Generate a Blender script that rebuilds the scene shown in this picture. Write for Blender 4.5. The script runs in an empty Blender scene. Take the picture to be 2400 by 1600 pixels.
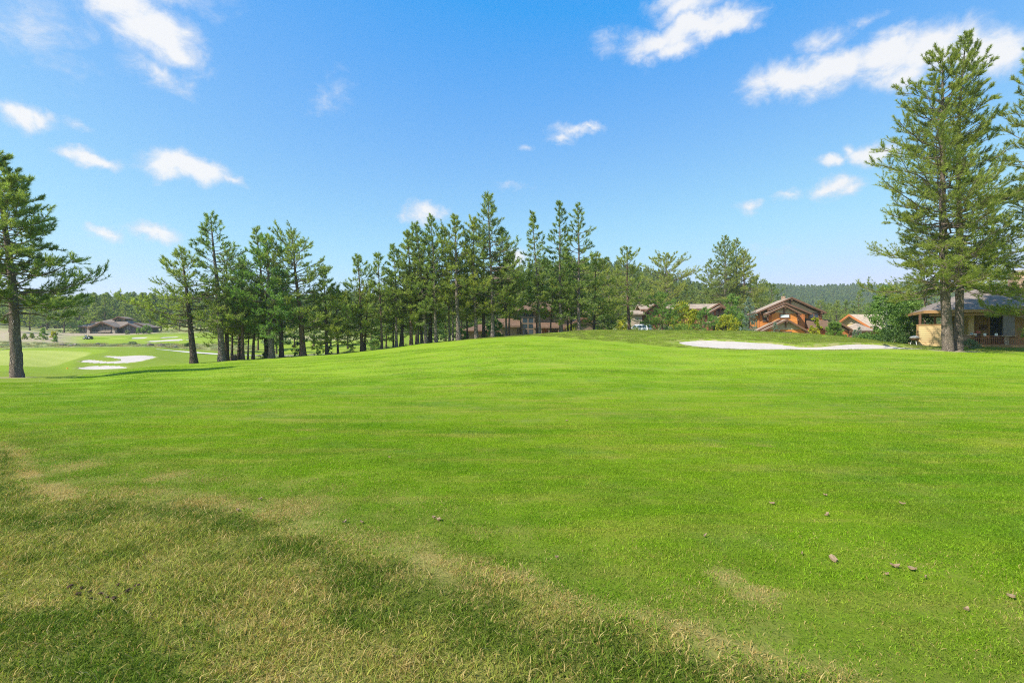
import bpy, bmesh, math, random
import numpy as np
from mathutils import Vector, Matrix

# ---------------------------------------------------------------- camera, sky, sun, exposure
sc = bpy.context.scene
COL = sc.collection
FPX = 2400 * 17.0 / 36.0            # focal length in photo pixels
EYE = 1.6
cam_data = bpy.data.cameras.new('camera')
cam_data.lens = 17.0
cam_data.sensor_width = 36.0
cam_data.clip_start = 0.05
cam_data.clip_end = 20000
cam = bpy.data.objects.new('camera', cam_data)
cam.location = (0, 0, EYE)
cam.rotation_euler = (math.radians(90), 0, 0)
COL.objects.link(cam)
sc.camera = cam

SUN_AZ = math.radians(-122)         # clockwise from the view direction: left and a little behind
SUN_EL = math.radians(47)
SUN_DIR = Vector((math.sin(SUN_AZ) * math.cos(SUN_EL), math.cos(SUN_AZ) * math.cos(SUN_EL), math.sin(SUN_EL)))
sun_data = bpy.data.lights.new('sun', 'SUN')
sun_data.energy = 4.2
sun_data.angle = math.radians(0.6)
sun_data.color = (1.0, 0.95, 0.86)
sun = bpy.data.objects.new('sun', sun_data)
sun.rotation_euler = (-SUN_DIR).to_track_quat('-Z', 'Y').to_euler()
sun.location = (-40, -40, 80)
COL.objects.link(sun)

vs = sc.view_settings
vs.view_transform = 'Standard'
vs.look = 'None'
vs.gamma = 1.0
vs.use_curve_mapping = False
vs.exposure = 0.85

sc.render.engine = 'CYCLES'
cy = sc.cycles
cy.max_bounces = 6
cy.diffuse_bounces = 4
cy.glossy_bounces = 2
cy.transmission_bounces = 4
cy.transparent_max_bounces = 4
cy.volume_bounces = 1
cy.sample_clamp_indirect = 6.0
cy.use_denoising = False
cy.filter_width = 1.1
sc.render.film_transparent = False


class NT:
    """small helper round a node tree"""
    def __init__(self, tree):
        self.t = tree

    def n(self, typ, **kw):
        nd = self.t.nodes.new(typ)
        for k, v in kw.items():
            setattr(nd, k, v)
        return nd

    def link(self, a, b):
        self.t.links.new(a, b)

    def _set(self, sock, v):
        if isinstance(v, bpy.types.NodeSocket):
            self.link(v, sock)
        elif v is not None:
            sock.default_value = v

    def math(self, op, a, b=None, c=None, clamp=False):
        nd = self.n('ShaderNodeMath', operation=op)
        nd.use_clamp = clamp
        for i, v in enumerate((a, b, c)):
            self._set(nd.inputs[i], v)
        return nd.outputs[0]

    def vec(self, op, a, b=None, out=0):
        nd = self.n('ShaderNodeVectorMath', operation=op)
        self._set(nd.inputs[0], a)
        if b is not None:
            self._set(nd.inputs[1], b)
        return nd.outputs[out]

    def scale(self, a, s):
        nd = self.n('ShaderNodeVectorMath', operation='SCALE')
        self._set(nd.inputs[0], a)
        self._set(nd.inputs[3], s)
        return nd.outputs[0]

    def sep(self, v):
        nd = self.n('ShaderNodeSeparateXYZ')
        self._set(nd.inputs[0], v)
        return nd.outputs

    def comb(self, x, y, z):
        nd = self.n('ShaderNodeCombineXYZ')
        for i, v in enumerate((x, y, z)):
            self._set(nd.inputs[i], v)
        return nd.outputs[0]

    def noise(self, vecs, scale, detail=3.0, rough=0.55, out='Fac', dist=0.0):
        nd = self.n('ShaderNodeTexNoise')
        nd.inputs['Scale'].default_value = scale
        nd.inputs['Detail'].default_value = detail
        nd.inputs['Roughness'].default_value = rough
        nd.inputs['Distortion'].default_value = dist
        self._set(nd.inputs['Vector'], vecs)
        return nd.outputs[out]

    def ramp(self, v, lo, hi, a=0.0, b=1.0, smooth=True):
        nd = self.n('ShaderNodeMapRange')
        nd.interpolation_type = 'SMOOTHSTEP' if smooth else 'LINEAR'
        self._set(nd.inputs['Value'], v)
        for k, q in (('From Min', lo), ('From Max', hi), ('To Min', a), ('To Max', b)):
            self._set(nd.inputs[k], q)
        return nd.outputs[0]

    def mix(self, f, a, b, mode='MIX'):
        nd = self.n('ShaderNodeMix', data_type='RGBA', blend_type=mode)
        self._set(nd.inputs[0], f)
        for s, v in ((nd.inputs[6], a), (nd.inputs[7], b)):
            if isinstance(v, (tuple, list)) and len(v) == 3:
                v = (*v, 1.0)
            self._set(s, v)
        return nd.outputs[2]

    def attr(self, name, out='Fac', typ='GEOMETRY'):
        nd = self.n('ShaderNodeAttribute', attribute_name=name, attribute_type=typ)
        return nd.outputs[out]

    def bump(self, h, strength=0.3, dist=0.05):
        nd = self.n('ShaderNodeBump')
        nd.inputs['Strength'].default_value = strength
        nd.inputs['Distance'].default_value = dist
        self._set(nd.inputs['Height'], h)
        return nd.outputs[0]


# ---- world: Nishita sky, with cumulus spread over the dome by direction
world = bpy.data.worlds.new('World')
sc.world = world
world.use_nodes = True
wt = NT(world.node_tree)
bg = world.node_tree.nodes['Background']
sky = wt.n('ShaderNodeTexSky', sky_type='NISHITA')
sky.sun_disc = False
sky.sun_elevation = SUN_EL
sky.sun_rotation = SUN_AZ
sky.altitude = 2100
sky.air_density = 1.0
sky.dust_density = 1.0
sky.ozone_density = 3.0
# film response of the sky, the same over the whole dome
sr_, sg_, sb_ = wt.sep(sky.outputs[0])
sky_col = wt.comb(wt.math('MULTIPLY', wt.math('POWER', wt.math('MAXIMUM', wt.math('SUBTRACT', sr_, 0.66), 0.02), 0.62), 1.32), wt.math('SMOOTH_MIN', wt.math('MULTIPLY', wt.math('POWER', sg_, 0.85), 1.11), 3.0, 1.2), wt.math('MULTIPLY', wt.math('POWER', sb_, 0.14), 2.95))

tc = wt.n('ShaderNodeTexCoord')
gdir = tc.outputs['Generated']
gx, gy, gz = wt.sep(gdir)
az = wt.math('ARCTAN2', gx, gy)
el = wt.math('ARCSINE', gz)
sph = wt.comb(az, wt.math('MULTIPLY', el, 1.0), 0.0)
warp = wt.noise(gdir, 16.0, 4.0, 0.6, 'Color')
warp2 = wt.noise(gdir, 5.0, 2.0, 0.5, 'Color')
sphw = wt.vec('ADD', sph, wt.scale(wt.vec('SUBTRACT', warp, (0.5, 0.5, 0.5)), 0.055))
sphw = wt.vec('ADD', sphw, wt.scale(wt.vec('SUBTRACT', warp2, (0.5, 0.5, 0.5)), 0.05))


def sky_azel(px, py):
    u, v = (px - 1200) / FPX, (800 - py) / FPX
    return math.atan2(u, 1.0), math.atan2(v, math.hypot(u, 1.0))


# (px, py, half width, half height, opacity) of the puffs
CLOUDS = [
    (290, 20, 90, 60, 1.0), (370, 90, 85, 60, 1.0), (410, 130, 70, 40, .95), (230, -20, 120, 50, .9), (330, -60, 160, 60, .9),
    (60, 60, 120, 80, .36), (380, 185, 62, 22, .42), (450, 200, 18, 18, .3), (445, 0, 45, 22, .4),
    (55, 275, 58, 30, .95), (30, 268, 40, 26, .9), (100, 285, 34, 22, .85), (190, 295, 26, 9, .3),
    (205, 372, 54, 17, .95), (430, 398, 92, 27, 1.0), (385, 404, 60, 26, 1.0), (470, 405, 60, 22, .95), (530, 418, 30, 12, .7),
    (360, 540, 52, 17, .9), (250, 549, 30, 15, .8), (1000, 508, 44, 20, .8), (955, 516, 26, 11, .45),
    (1610, 15, 55, 36, .8), (1600, -15, 80, 30, .8), (1640, 70, 110, 33, 1.0), (1560, 95, 80, 34, .9), (1700, 68, 70, 30, 1.0), (1590, 120, 42, 22, .7),
    (1425, 90, 34, 24, .4), (1780, 38, 26, 10, .3), (1935, 92, 42, 22, .5), (2035, 45, 28, 10, .25),
    (2190, 110, 100, 50, 1.0), (2080, 128, 80, 44, 1.0), (1950, 160, 110, 38, 1.0), (1860, 175, 90, 36, .95), (1790, 205, 50, 30, .7), (2130, 160, 80, 36, .9), (1930, 205, 60, 22, .5),
    (2330, 120, 75, 60, .95), (2290, 90, 40, 36, .8), (1345, 312, 44, 14, .75), (1385, 300, 36, 9, .6), (1320, 330, 24, 12, .6),
    (2045, 356, 62, 22, .95), (2000, 352, 24, 18, .8), (2090, 350, 40, 18, .9), (1952, 384, 30, 15, .85),
    (1960, 448, 52, 22, .95), (1930, 456, 40, 16, .8), (1995, 452, 36, 15, .8), (1843, 463, 30, 10, .5), (1750, 492, 26, 13, .65),
    (1215, 606, 26, 22, .75), (1200, 440, 30, 6, .3), (1820, 590, 40, 9, .2), (775, 232, 24, 26, .12), (1245, 355, 12, 6, .3),
]
dens = None
for cpx, cpy, hw, hh, op in CLOUDS:
    a0, e0 = sky_azel(cpx, cpy)
    a1, _ = sky_azel(cpx + hw, cpy)
    _, e1 = sky_azel(cpx, cpy - hh)
    dv = wt.vec('MULTIPLY', wt.vec('SUBTRACT', sphw, (a0, e0, 0)), (1 / (1.5 * (a1 - a0)), 1 / (1.5 * (e1 - e0)), 0))
    ln = wt.vec('LENGTH', dv, out=1)
    val = wt.math('MULTIPLY_ADD', ln, -op, op)
    dens = val if dens is None else wt.math('SMOOTH_MAX', dens, val, 0.12)
# the same scattered kind of cloud over the rest of the sky, behind and beside the view
dome = wt.comb(wt.math('DIVIDE', gx, wt.math('MAXIMUM', gz, 0.08)), wt.math('DIVIDE', gy, wt.math('MAXIMUM', gz, 0.08)), 0.0)
other = wt.ramp(wt.noise(dome, 1.1, 4.0, 0.55), 0.56, 0.72, -0.2, 0.9)
away = wt.ramp(wt.math('ABSOLUTE', az), 0.86, 1.05)
dens = wt.math('MAXIMUM', dens, wt.math('MULTIPLY_ADD', away, wt.math('ADD', other, 1.0), -1.0))
fine = wt.noise(wt.vec('MULTIPLY', gdir, (1.0, 1.0, 1.5)), 22.0, 9.0, 0.66, dist=.35)
dens2 = wt.math('ADD', dens, wt.math('MULTIPLY', wt.math('SUBTRACT', fine, 0.48), 1.2))
alpha = wt.ramp(dens2, -0.06, 0.78)
alpha = wt.math('MULTIPLY', alpha, 0.96)
shade = wt.ramp(wt.math('ADD', dens2, wt.math('MULTIPLY', wt.math('SUBTRACT', wt.noise(gdir, 9.0, 4.0), .5), .8)), 0.15, 0.75)
cloud_col = wt.mix(shade, (2.7, 2.95, 3.4), (3.5, 3.5, 3.55))
# (in the units of the physically bright sky)
mixed = wt.mix(alpha, sky_col, cloud_col)
wt.link(mixed, bg.inputs['Color'])
bg.inputs['Strength'].default_value = 0.15
world.cycles.sampling_method = 'MANUAL'
world.cycles.sample_map_resolution = 512

# ---------------------------------------------------------------- object helpers


def link(o, parent=None):
    COL.objects.link(o)
    if parent is not None:
        o.parent = parent
    return o


def tag(o, label=None, cat=None, group=None, kind=None):
    if label:
        o['label'] = label
    if cat:
        o['category'] = cat
    if group:
        o['group'] = group
    if kind:
        o['kind'] = kind
    return o


def empty(name, loc=(0, 0, 0), rz=0.0):
    o = bpy.data.objects.new(name, None)
    o.empty_display_size = 0.3
    o.location = loc
    o.rotation_euler = (0, 0, rz)
    return link(o)


def np_mesh(name, V, tris=None, quads=None, mats=(), tri_mat=None, smooth=False, attrs=None):
    me = bpy.data.meshes.new(name)
    V = np.asarray(V, np.float32)
    tris = np.zeros((0, 3), np.int32) if tris is None else np.asarray(tris, np.int32)
    quads = np.zeros((0, 4), np.int32) if quads is None else np.asarray(quads, np.int32)
    me.vertices.add(len(V))
    me.vertices.foreach_set('co', V.ravel())
    loops = np.concatenate([tris.ravel(), quads.ravel()]).astype(np.int32)
    me.loops.add(len(loops))
    me.loops.foreach_set('vertex_index', loops)
    nt_, nq = len(tris), len(quads)
    me.polygons.add(nt_ + nq)
    starts = np.concatenate([np.arange(nt_) * 3, nt_ * 3 + np.arange(nq) * 4]).astype(np.int32)
    me.polygons.foreach_set('loop_start', starts)
    if smooth:
        me.polygons.foreach_set('use_smooth', np.ones(nt_ + nq, bool))
    for k, a in (attrs or {}).items():
        at_ = me.attributes.new(k, 'FLOAT', 'POINT')
        at_.data.foreach_set('value', np.asarray(a, np.float32))
    for m in mats:
        me.materials.append(m)
    me.update(calc_edges=True)
    return me


def np_obj(name, me, parent=None):
    return link(bpy.data.objects.new(name, me), parent)


class MB:
    """collects boxes, prisms and tubes, then links them as ONE mesh object"""
    def __init__(self):
        self.v, self.f, self.sm = [], [], []

    def add(self, vs_, fs, smooth=False):
        b = len(self.v)
        self.v += [tuple(p) for p in vs_]
        self.f += [tuple(i + b for i in q) for q in fs]
        self.sm += [smooth] * len(fs)
        return self

    def box(self, x0, x1, y0, y1, z0, z1):
        return self.add([(x0, y0, z0), (x1, y0, z0), (x1, y1, z0), (x0, y1, z0), (x0, y0, z1), (x1, y0, z1), (x1, y1, z1), (x0, y1, z1)],
                        [(0, 3, 2, 1), (4, 5, 6, 7), (0, 1, 5, 4), (1, 2, 6, 5), (2, 3, 7, 6), (3, 0, 4, 7)])

    def prism(self, poly, y0, y1):
        """poly: (x, z) outline, counter-clockwise seen from the front (-y)"""
        n = len(poly)
        vs_ = [(p[0], y0, p[1]) for p in poly] + [(p[0], y1, p[1]) for p in poly]
        fs = [tuple(range(n)), tuple(range(2 * n - 1, n - 1, -1))]
        fs += [(i, i + n, (i + 1) % n + n, (i + 1) % n) for i in range(n)]
        return self.add(vs_, fs)

    def side_prism(self, poly, x0, x1):
        """poly: (y, z) outline, extruded along x"""
        n = len(poly)
        vs_ = [(x0, p[0], p[1]) for p in poly] + [(x1, p[0], p[1]) for p in poly]
        fs = [tuple(range(n)), tuple(range(2 * n - 1, n - 1, -1))]
        fs += [(i, i + n, (i + 1) % n + n, (i + 1) % n) for i in range(n)]
        return self.add(vs_, fs)

    def poly(self, pts):
        return self.add(pts, [tuple(range(len(pts)))])

    def bar(self, a, b, w, h=None, up=(0, 0, 1)):
        a, b = Vector(a), Vector(b)
        h = w if h is None else h
        d = (b - a).normalized()
        s = d.cross(Vector(up))
        if s.length < 1e-4:
            s = d.cross(Vector((0, 1, 0)))
        s.normalize()
        t = s.cross(d).normalized()
        s *= w / 2
        t *= h / 2
        vs_ = [a - s - t, a + s - t, a + s + t, a - s + t, b - s - t, b + s - t, b + s + t, b - s + t]
        return self.add(vs_, [(0, 1, 2, 3), (7, 6, 5, 4), (0, 4, 5, 1), (1, 5, 6, 2), (2, 6, 7, 3), (3, 7, 4, 0)])

    def tube(self, pts, radii, sides=8, caps=True):
        P = np.array([pts], float)
        R = np.array([radii], float)
        V, Q = tubes(P, R, sides)
        fs = [tuple(q) for q in Q]
        n = len(pts)
        if caps:
            fs.append(tuple(range(sides - 1, -1, -1)))
            fs.append(tuple((n - 1) * sides + k for k in range(sides)))
        return self.add([tuple(p) for p in V], fs, True)

    def build(self, name, mat, parent=None, loc=None, kind=None):
        me = bpy.data.meshes.new(name)
        me.from_pydata(self.v, [], self.f)
        me.materials.append(mat)
        if any(self.sm):
            me.polygons.foreach_set('use_smooth', np.array(self.sm, bool))
        bm = bmesh.new()
        bm.from_mesh(me)
        bmesh.ops.recalc_face_normals(bm, faces=bm.faces)
        bm.to_mesh(me)
        bm.free()
        o = link(bpy.data.objects.new(name, me), parent)
        if loc:
            o.location = loc
        if kind:
            o['kind'] = kind
        return o


def tubes(P, R, sides):
    """P (B,n,3) centre lines, R (B,n) radii -> vertices, quads"""
    B, n, _ = P.shape
    T = np.gradient(P, axis=1)
    T /= np.linalg.norm(T, axis=2, keepdims=True) + 1e-9
    ref = np.zeros_like(T)
    vert = np.abs(T[:, :, 2]).mean(axis=1) > 0.8
    ref[vert] = (1, 0, 0)
    ref[~vert] = (0, 0, 1)
    S = np.cross(T, ref)
    S /= np.linalg.norm(S, axis=2, keepdims=True) + 1e-9
    U = np.cross(S, T)
    a = np.linspace(0, 2 * math.pi, sides, endpoint=False)
    V = P[:, :, None, :] + R[:, :, None, None] * (np.cos(a)[None, None, :, None] * S[:, :, None, :] + np.sin(a)[None, None, :, None] * U[:, :, None, :])
    idx = np.arange(B * n * sides).reshape(B, n, sides)
    q = np.stack([idx[:, :-1, :], np.roll(idx[:, :-1, :], -1, 2), np.roll(idx[:, 1:, :], -1, 2), idx[:, 1:, :]], -1)
    return V.reshape(-1, 3), q.reshape(-1, 4)


# ---------------------------------------------------------------- materials
def material(name):
    m = bpy.data.materials.new(name)
    m.use_nodes = True
    nt = NT(m.node_tree)
    bsdf = m.node_tree.nodes['Principled BSDF']
    return m, nt, bsdf


def simple(name, col, rough=0.7, var=0.18, scale=3.0, bump=0.0, bscale=20.0, metallic=0.0, spec=0.3, coord='Object'):
    m, nt, b = material(name)
    t = nt.n('ShaderNodeTexCoord').outputs[coord]
    f = nt.noise(t, scale, 4.0, 0.6)
    lo = tuple(c * (1 - var) for c in col)
    hi = tuple(min(1, c * (1 + var)) for c in col)
    nt.link(nt.mix(f, lo, hi), b.inputs['Base Color'])
    b.inputs['Roughness'].default_value = rough
    b.inputs['Metallic'].default_value = metallic
    b.inputs['Specular IOR Level'].default_value = spec
    if bump:
        nt.link(nt.bump(nt.noise(t, bscale, 3.0), bump, 0.02), b.inputs['Normal'])
    return m


def wood(name, col, var=0.3, stretch=(1, 1, 8), scale=4.0, rough=0.65):
    m, nt, b = material(name)
    t = nt.n('ShaderNodeTexCoord').outputs['Object']
    tv = nt.vec('MULTIPLY', t, stretch)
    f = nt.noise(tv, scale, 5.0, 0.6)
    g = nt.noise(t, 0.8, 3.0, 0.5)
    c1 = nt.mix(f, tuple(c * (1 - var) for c in col), tuple(min(1, c * (1 + var)) for c in col))
    c2 = nt.mix(nt.ramp(g, .35, .7), c1, nt.mix(1.0, c1, (.82, .8, .78), 'MULTIPLY'))
    nt.link(c2, b.inputs['Base Color'])
    b.inputs['Roughness'].default_value = rough
    b.inputs['Specular IOR Level'].default_value = 0.25
    nt.link(nt.bump(f, 0.25, 0.01), b.inputs['Normal'])
    return m


def shingles(name, col, course=0.22, var=0.25):
    m, nt, b = material(name)
    t = nt.n('ShaderNodeTexCoord').outputs['Object']
    br = nt.n('ShaderNodeTexBrick')
    br.inputs['Scale'].default_value = 1.0
    br.inputs['Mortar Size'].default_value = 0.012
    br.inputs['Brick Width'].default_value = 0.45
    br.inputs['Row Height'].default_value = course
    br.inputs['Color1'].default_value = (*[c * (1 - var) for c in col], 1)
    br.inputs['Color2'].default_value = (*[c * (1 + var) for c in col], 1)
    br.inputs['Mortar'].default_value = (*[c * .45 for c in col], 1)
    x, y, z = nt.sep(t)
    nt.link(nt.comb(nt.math('ADD', x, nt.math('MULTIPLY', y, 0.0)), nt.math('ADD', nt.math('MULTIPLY', z, 2.2), nt.math('MULTIPLY', y, 0.3)), 0.0), br.inputs['Vector'])
    f = nt.noise(t, 2.5, 4.0, 0.6)
    g = nt.noise(t, 14.0, 3.0, 0.6)
    c = nt.mix(nt.ramp(f, .3, .75), br.outputs[0], nt.mix(1.0, br.outputs[0], (.78, .78, .8), 'MULTIPLY'))
    c = nt.mix(nt.ramp(g, .4, .7, 0, .5), c, tuple(q * 1.3 for q in col))
    nt.link(c, b.inputs['Base Color'])
    b.inputs['Roughness'].default_value = 0.9
    b.inputs['Specular IOR Level'].default_value = 0.05
    nt.link(nt.bump(br.outputs['Fac'], -0.5, 0.02), b.inputs['Normal'])
    return m


def glass(name, col=(0.02, 0.03, 0.035)):
    m, nt, b = material(name)
    t = nt.n('ShaderNodeTexCoord').outputs['Object']
    nt.link(nt.mix(nt.noise(t, 1.3, 2.0), col, tuple(c * 2.2 for c in col)), b.inputs['Base Color'])
    b.inputs['Roughness'].default_value = 0.06
    b.inputs['Specular IOR Level'].default_value = 0.6
    return m


def stone(name, cols, scale=3.0):
    m, nt, b = material(name)
    t = nt.n('ShaderNodeTexCoord').outputs['Object']
    vo = nt.n('ShaderNodeTexVoronoi')
    vo.inputs['Scale'].default_value = scale
    nt.link(t, vo.inputs['Vector'])
    rr = nt.sep(vo.outputs['Color'])[0]
    c = nt.mix(rr, cols[0], cols[1])
    c = nt.mix(nt.noise(t, 9, 4), c, nt.mix(1.0, c, (.6, .6, .6), 'MULTIPLY'))
    vd = nt.n('ShaderNodeTexVoronoi', feature='DISTANCE_TO_EDGE')
    vd.inputs['Scale'].default_value = scale
    nt.link(t, vd.inputs['Vector'])
    edge = nt.ramp(vd.outputs['Distance'], 0.0, 0.06)
    c = nt.mix(edge, tuple(q * .45 for q in cols[0]), c)
    nt.link(c, b.inputs['Base Color'])
    b.inputs['Roughness'].default_value = 0.9
    nt.link(nt.bump(edge, 0.6, 0.03), b.inputs['Normal'])
    return m


def bark(name, col, dark, scale=11.0):
    m, nt, b = material(name)
    t = nt.n('ShaderNodeTexCoord').outputs['Object']
    tv = nt.vec('MULTIPLY', t, (1, 1, 0.28))
    tv = nt.vec('ADD', tv, nt.scale(nt.noise(t, 3.0, 3.0, .6, 'Color'), 0.25))
    vd = nt.n('ShaderNodeTexVoronoi', feature='DISTANCE_TO_EDGE')
    vd.inputs['Scale'].default_value = scale
    nt.link(tv, vd.inputs['Vector'])
    e = nt.ramp(vd.outputs['Distance'], 0.0, 0.32)
    f = nt.noise(t, 2.0, 5.0, 0.65)
    g = nt.noise(t, 18.0, 3.0, 0.6)
    c = nt.mix(f, tuple(q * .7 for q in col), tuple(q * 1.35 for q in col))
    c = nt.mix(nt.ramp(g, .35, .7, 0, .6), c, nt.mix(1.0, c, (1.25, 1.02, .85), 'MULTIPLY'))
    c = nt.mix(e, dark, c)
    nt.link(c, b.inputs['Base Color'])
    b.inputs['Roughness'].default_value = 0.95
    b.inputs['Specular IOR Level'].default_value = 0.1
    h = nt.math('ADD', e, nt.math('MULTIPLY', g, 0.4))
    nt.link(nt.bump(h, 0.9, 0.04), b.inputs['Normal'])
    return m


def foliage(name, lo, hi, transl=0.5, tcol=None, rough=0.6):
    """lo/hi: darker and lighter kinds of leaf, chosen leaf by leaf through the tint attribute"""
    m, nt, b = material(name)
    f = nt.attr('tint')
    oi = nt.n('ShaderNodeObjectInfo').outputs['Random']
    c = nt.mix(f, lo, hi)
    c = nt.mix(nt.math('MULTIPLY', oi, 0.9), nt.mix(1.0, c, (.88, .93, 1.0), 'MULTIPLY'), nt.mix(1.0, c, (1.22, 1.1, .85), 'MULTIPLY'))
    nt.link(c, b.inputs['Base Color'])
    b.inputs['Roughness'].default_value = rough
    b.inputs['Specular IOR Level'].default_value = 0.2
    tr = nt.n('ShaderNodeBsdfTranslucent')
    nt.link(nt.mix(1.0, c, tcol or (1.25, 1.35, .7), 'MULTIPLY'), tr.inputs['Color'])
    ms = nt.n('ShaderNodeMixShader')
    ms.inputs[0].default_value = transl
    nt.link(b.outputs[0], ms.inputs[1])
    nt.link(tr.outputs[0], ms.inputs[2])
    nt.link(ms.outputs[0], m.node_tree.nodes['Material Output'].inputs['Surface'])
    return m


M = {}
M['needle'] = foliage('pine_needles', (0.16, 0.21, 0.05), (0.42, 0.47, 0.13))
M['needle_dark'] = foliage('dark_pine_needles', (0.14, 0.20, 0.055), (0.37, 0.44, 0.13))
M['needle_light'] = foliage('light_pine_needles', (0.19, 0.235, 0.06), (0.43, 0.48, 0.15))
M['needle_bright'] = foliage('bright_pine_needles', (0.125, 0.22, 0.05), (0.32, 0.46, 0.12))
M['needle_far'] = foliage('far_pine_needles', (0.14, 0.20, 0.07), (0.34, 0.40, 0.14))
M['spruce'] = foliage('blue_spruce_needles', (0.13, 0.20, 0.17), (0.30, 0.40, 0.34), 0.2, (1.1, 1.2, 1.0))
M['leaf'] = foliage('broad_leaves', (0.09, 0.17, 0.035), (0.24, 0.36, 0.08), 0.45)
M['leaf_yellow'] = foliage('yellow_green_leaves', (0.17, 0.23, 0.02), (0.48, 0.48, 0.04), 0.45, (1.2, 1.2, .6))
M['leaf_dark'] = foliage('dark_shrub_leaves', (0.05, 0.10, 0.025), (0.13, 0.21, 0.05), 0.4)
M['leaf_grey'] = foliage('grey_green_leaves', (0.14, 0.19, 0.10), (0.28, 0.34, 0.2), 0.3)
M['straw'] = foliage('straw_stalks', (0.20, 0.17, 0.08), (0.42, 0.37, 0.18), 0.3, (1.1, 1.1, .8))
M['bark_grey'] = bark('grey_pine_bark', (0.36, 0.305, 0.265), (0.09, 0.072, 0.062))
M['bark_red'] = bark('reddish_pine_bark', (0.27, 0.18, 0.135), (0.065, 0.045, 0.036))
M['bark_dark'] = bark('dark_pine_bark', (0.17, 0.13, 0.105), (0.05, 0.04, 0.033))
M['bark_hero'] = bark('plated_pine_bark', (0.33, 0.275, 0.23), (0.12, 0.095, 0.078), 21.0)
M['twig'] = simple('pine_twigs', (0.17, 0.13, 0.10), 0.9, .3, 6)
M['twig_pale'] = simple('dead_pale_wood', (0.40, 0.36, 0.31), 0.9, .2, 6)
M['aspen'] = simple('pale_aspen_bark', (0.52, 0.52, 0.44), 0.85, .25, 5)
M['stem'] = simple('shrub_stems', (0.15, 0.11, 0.08), 0.9, .3, 6)

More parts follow.
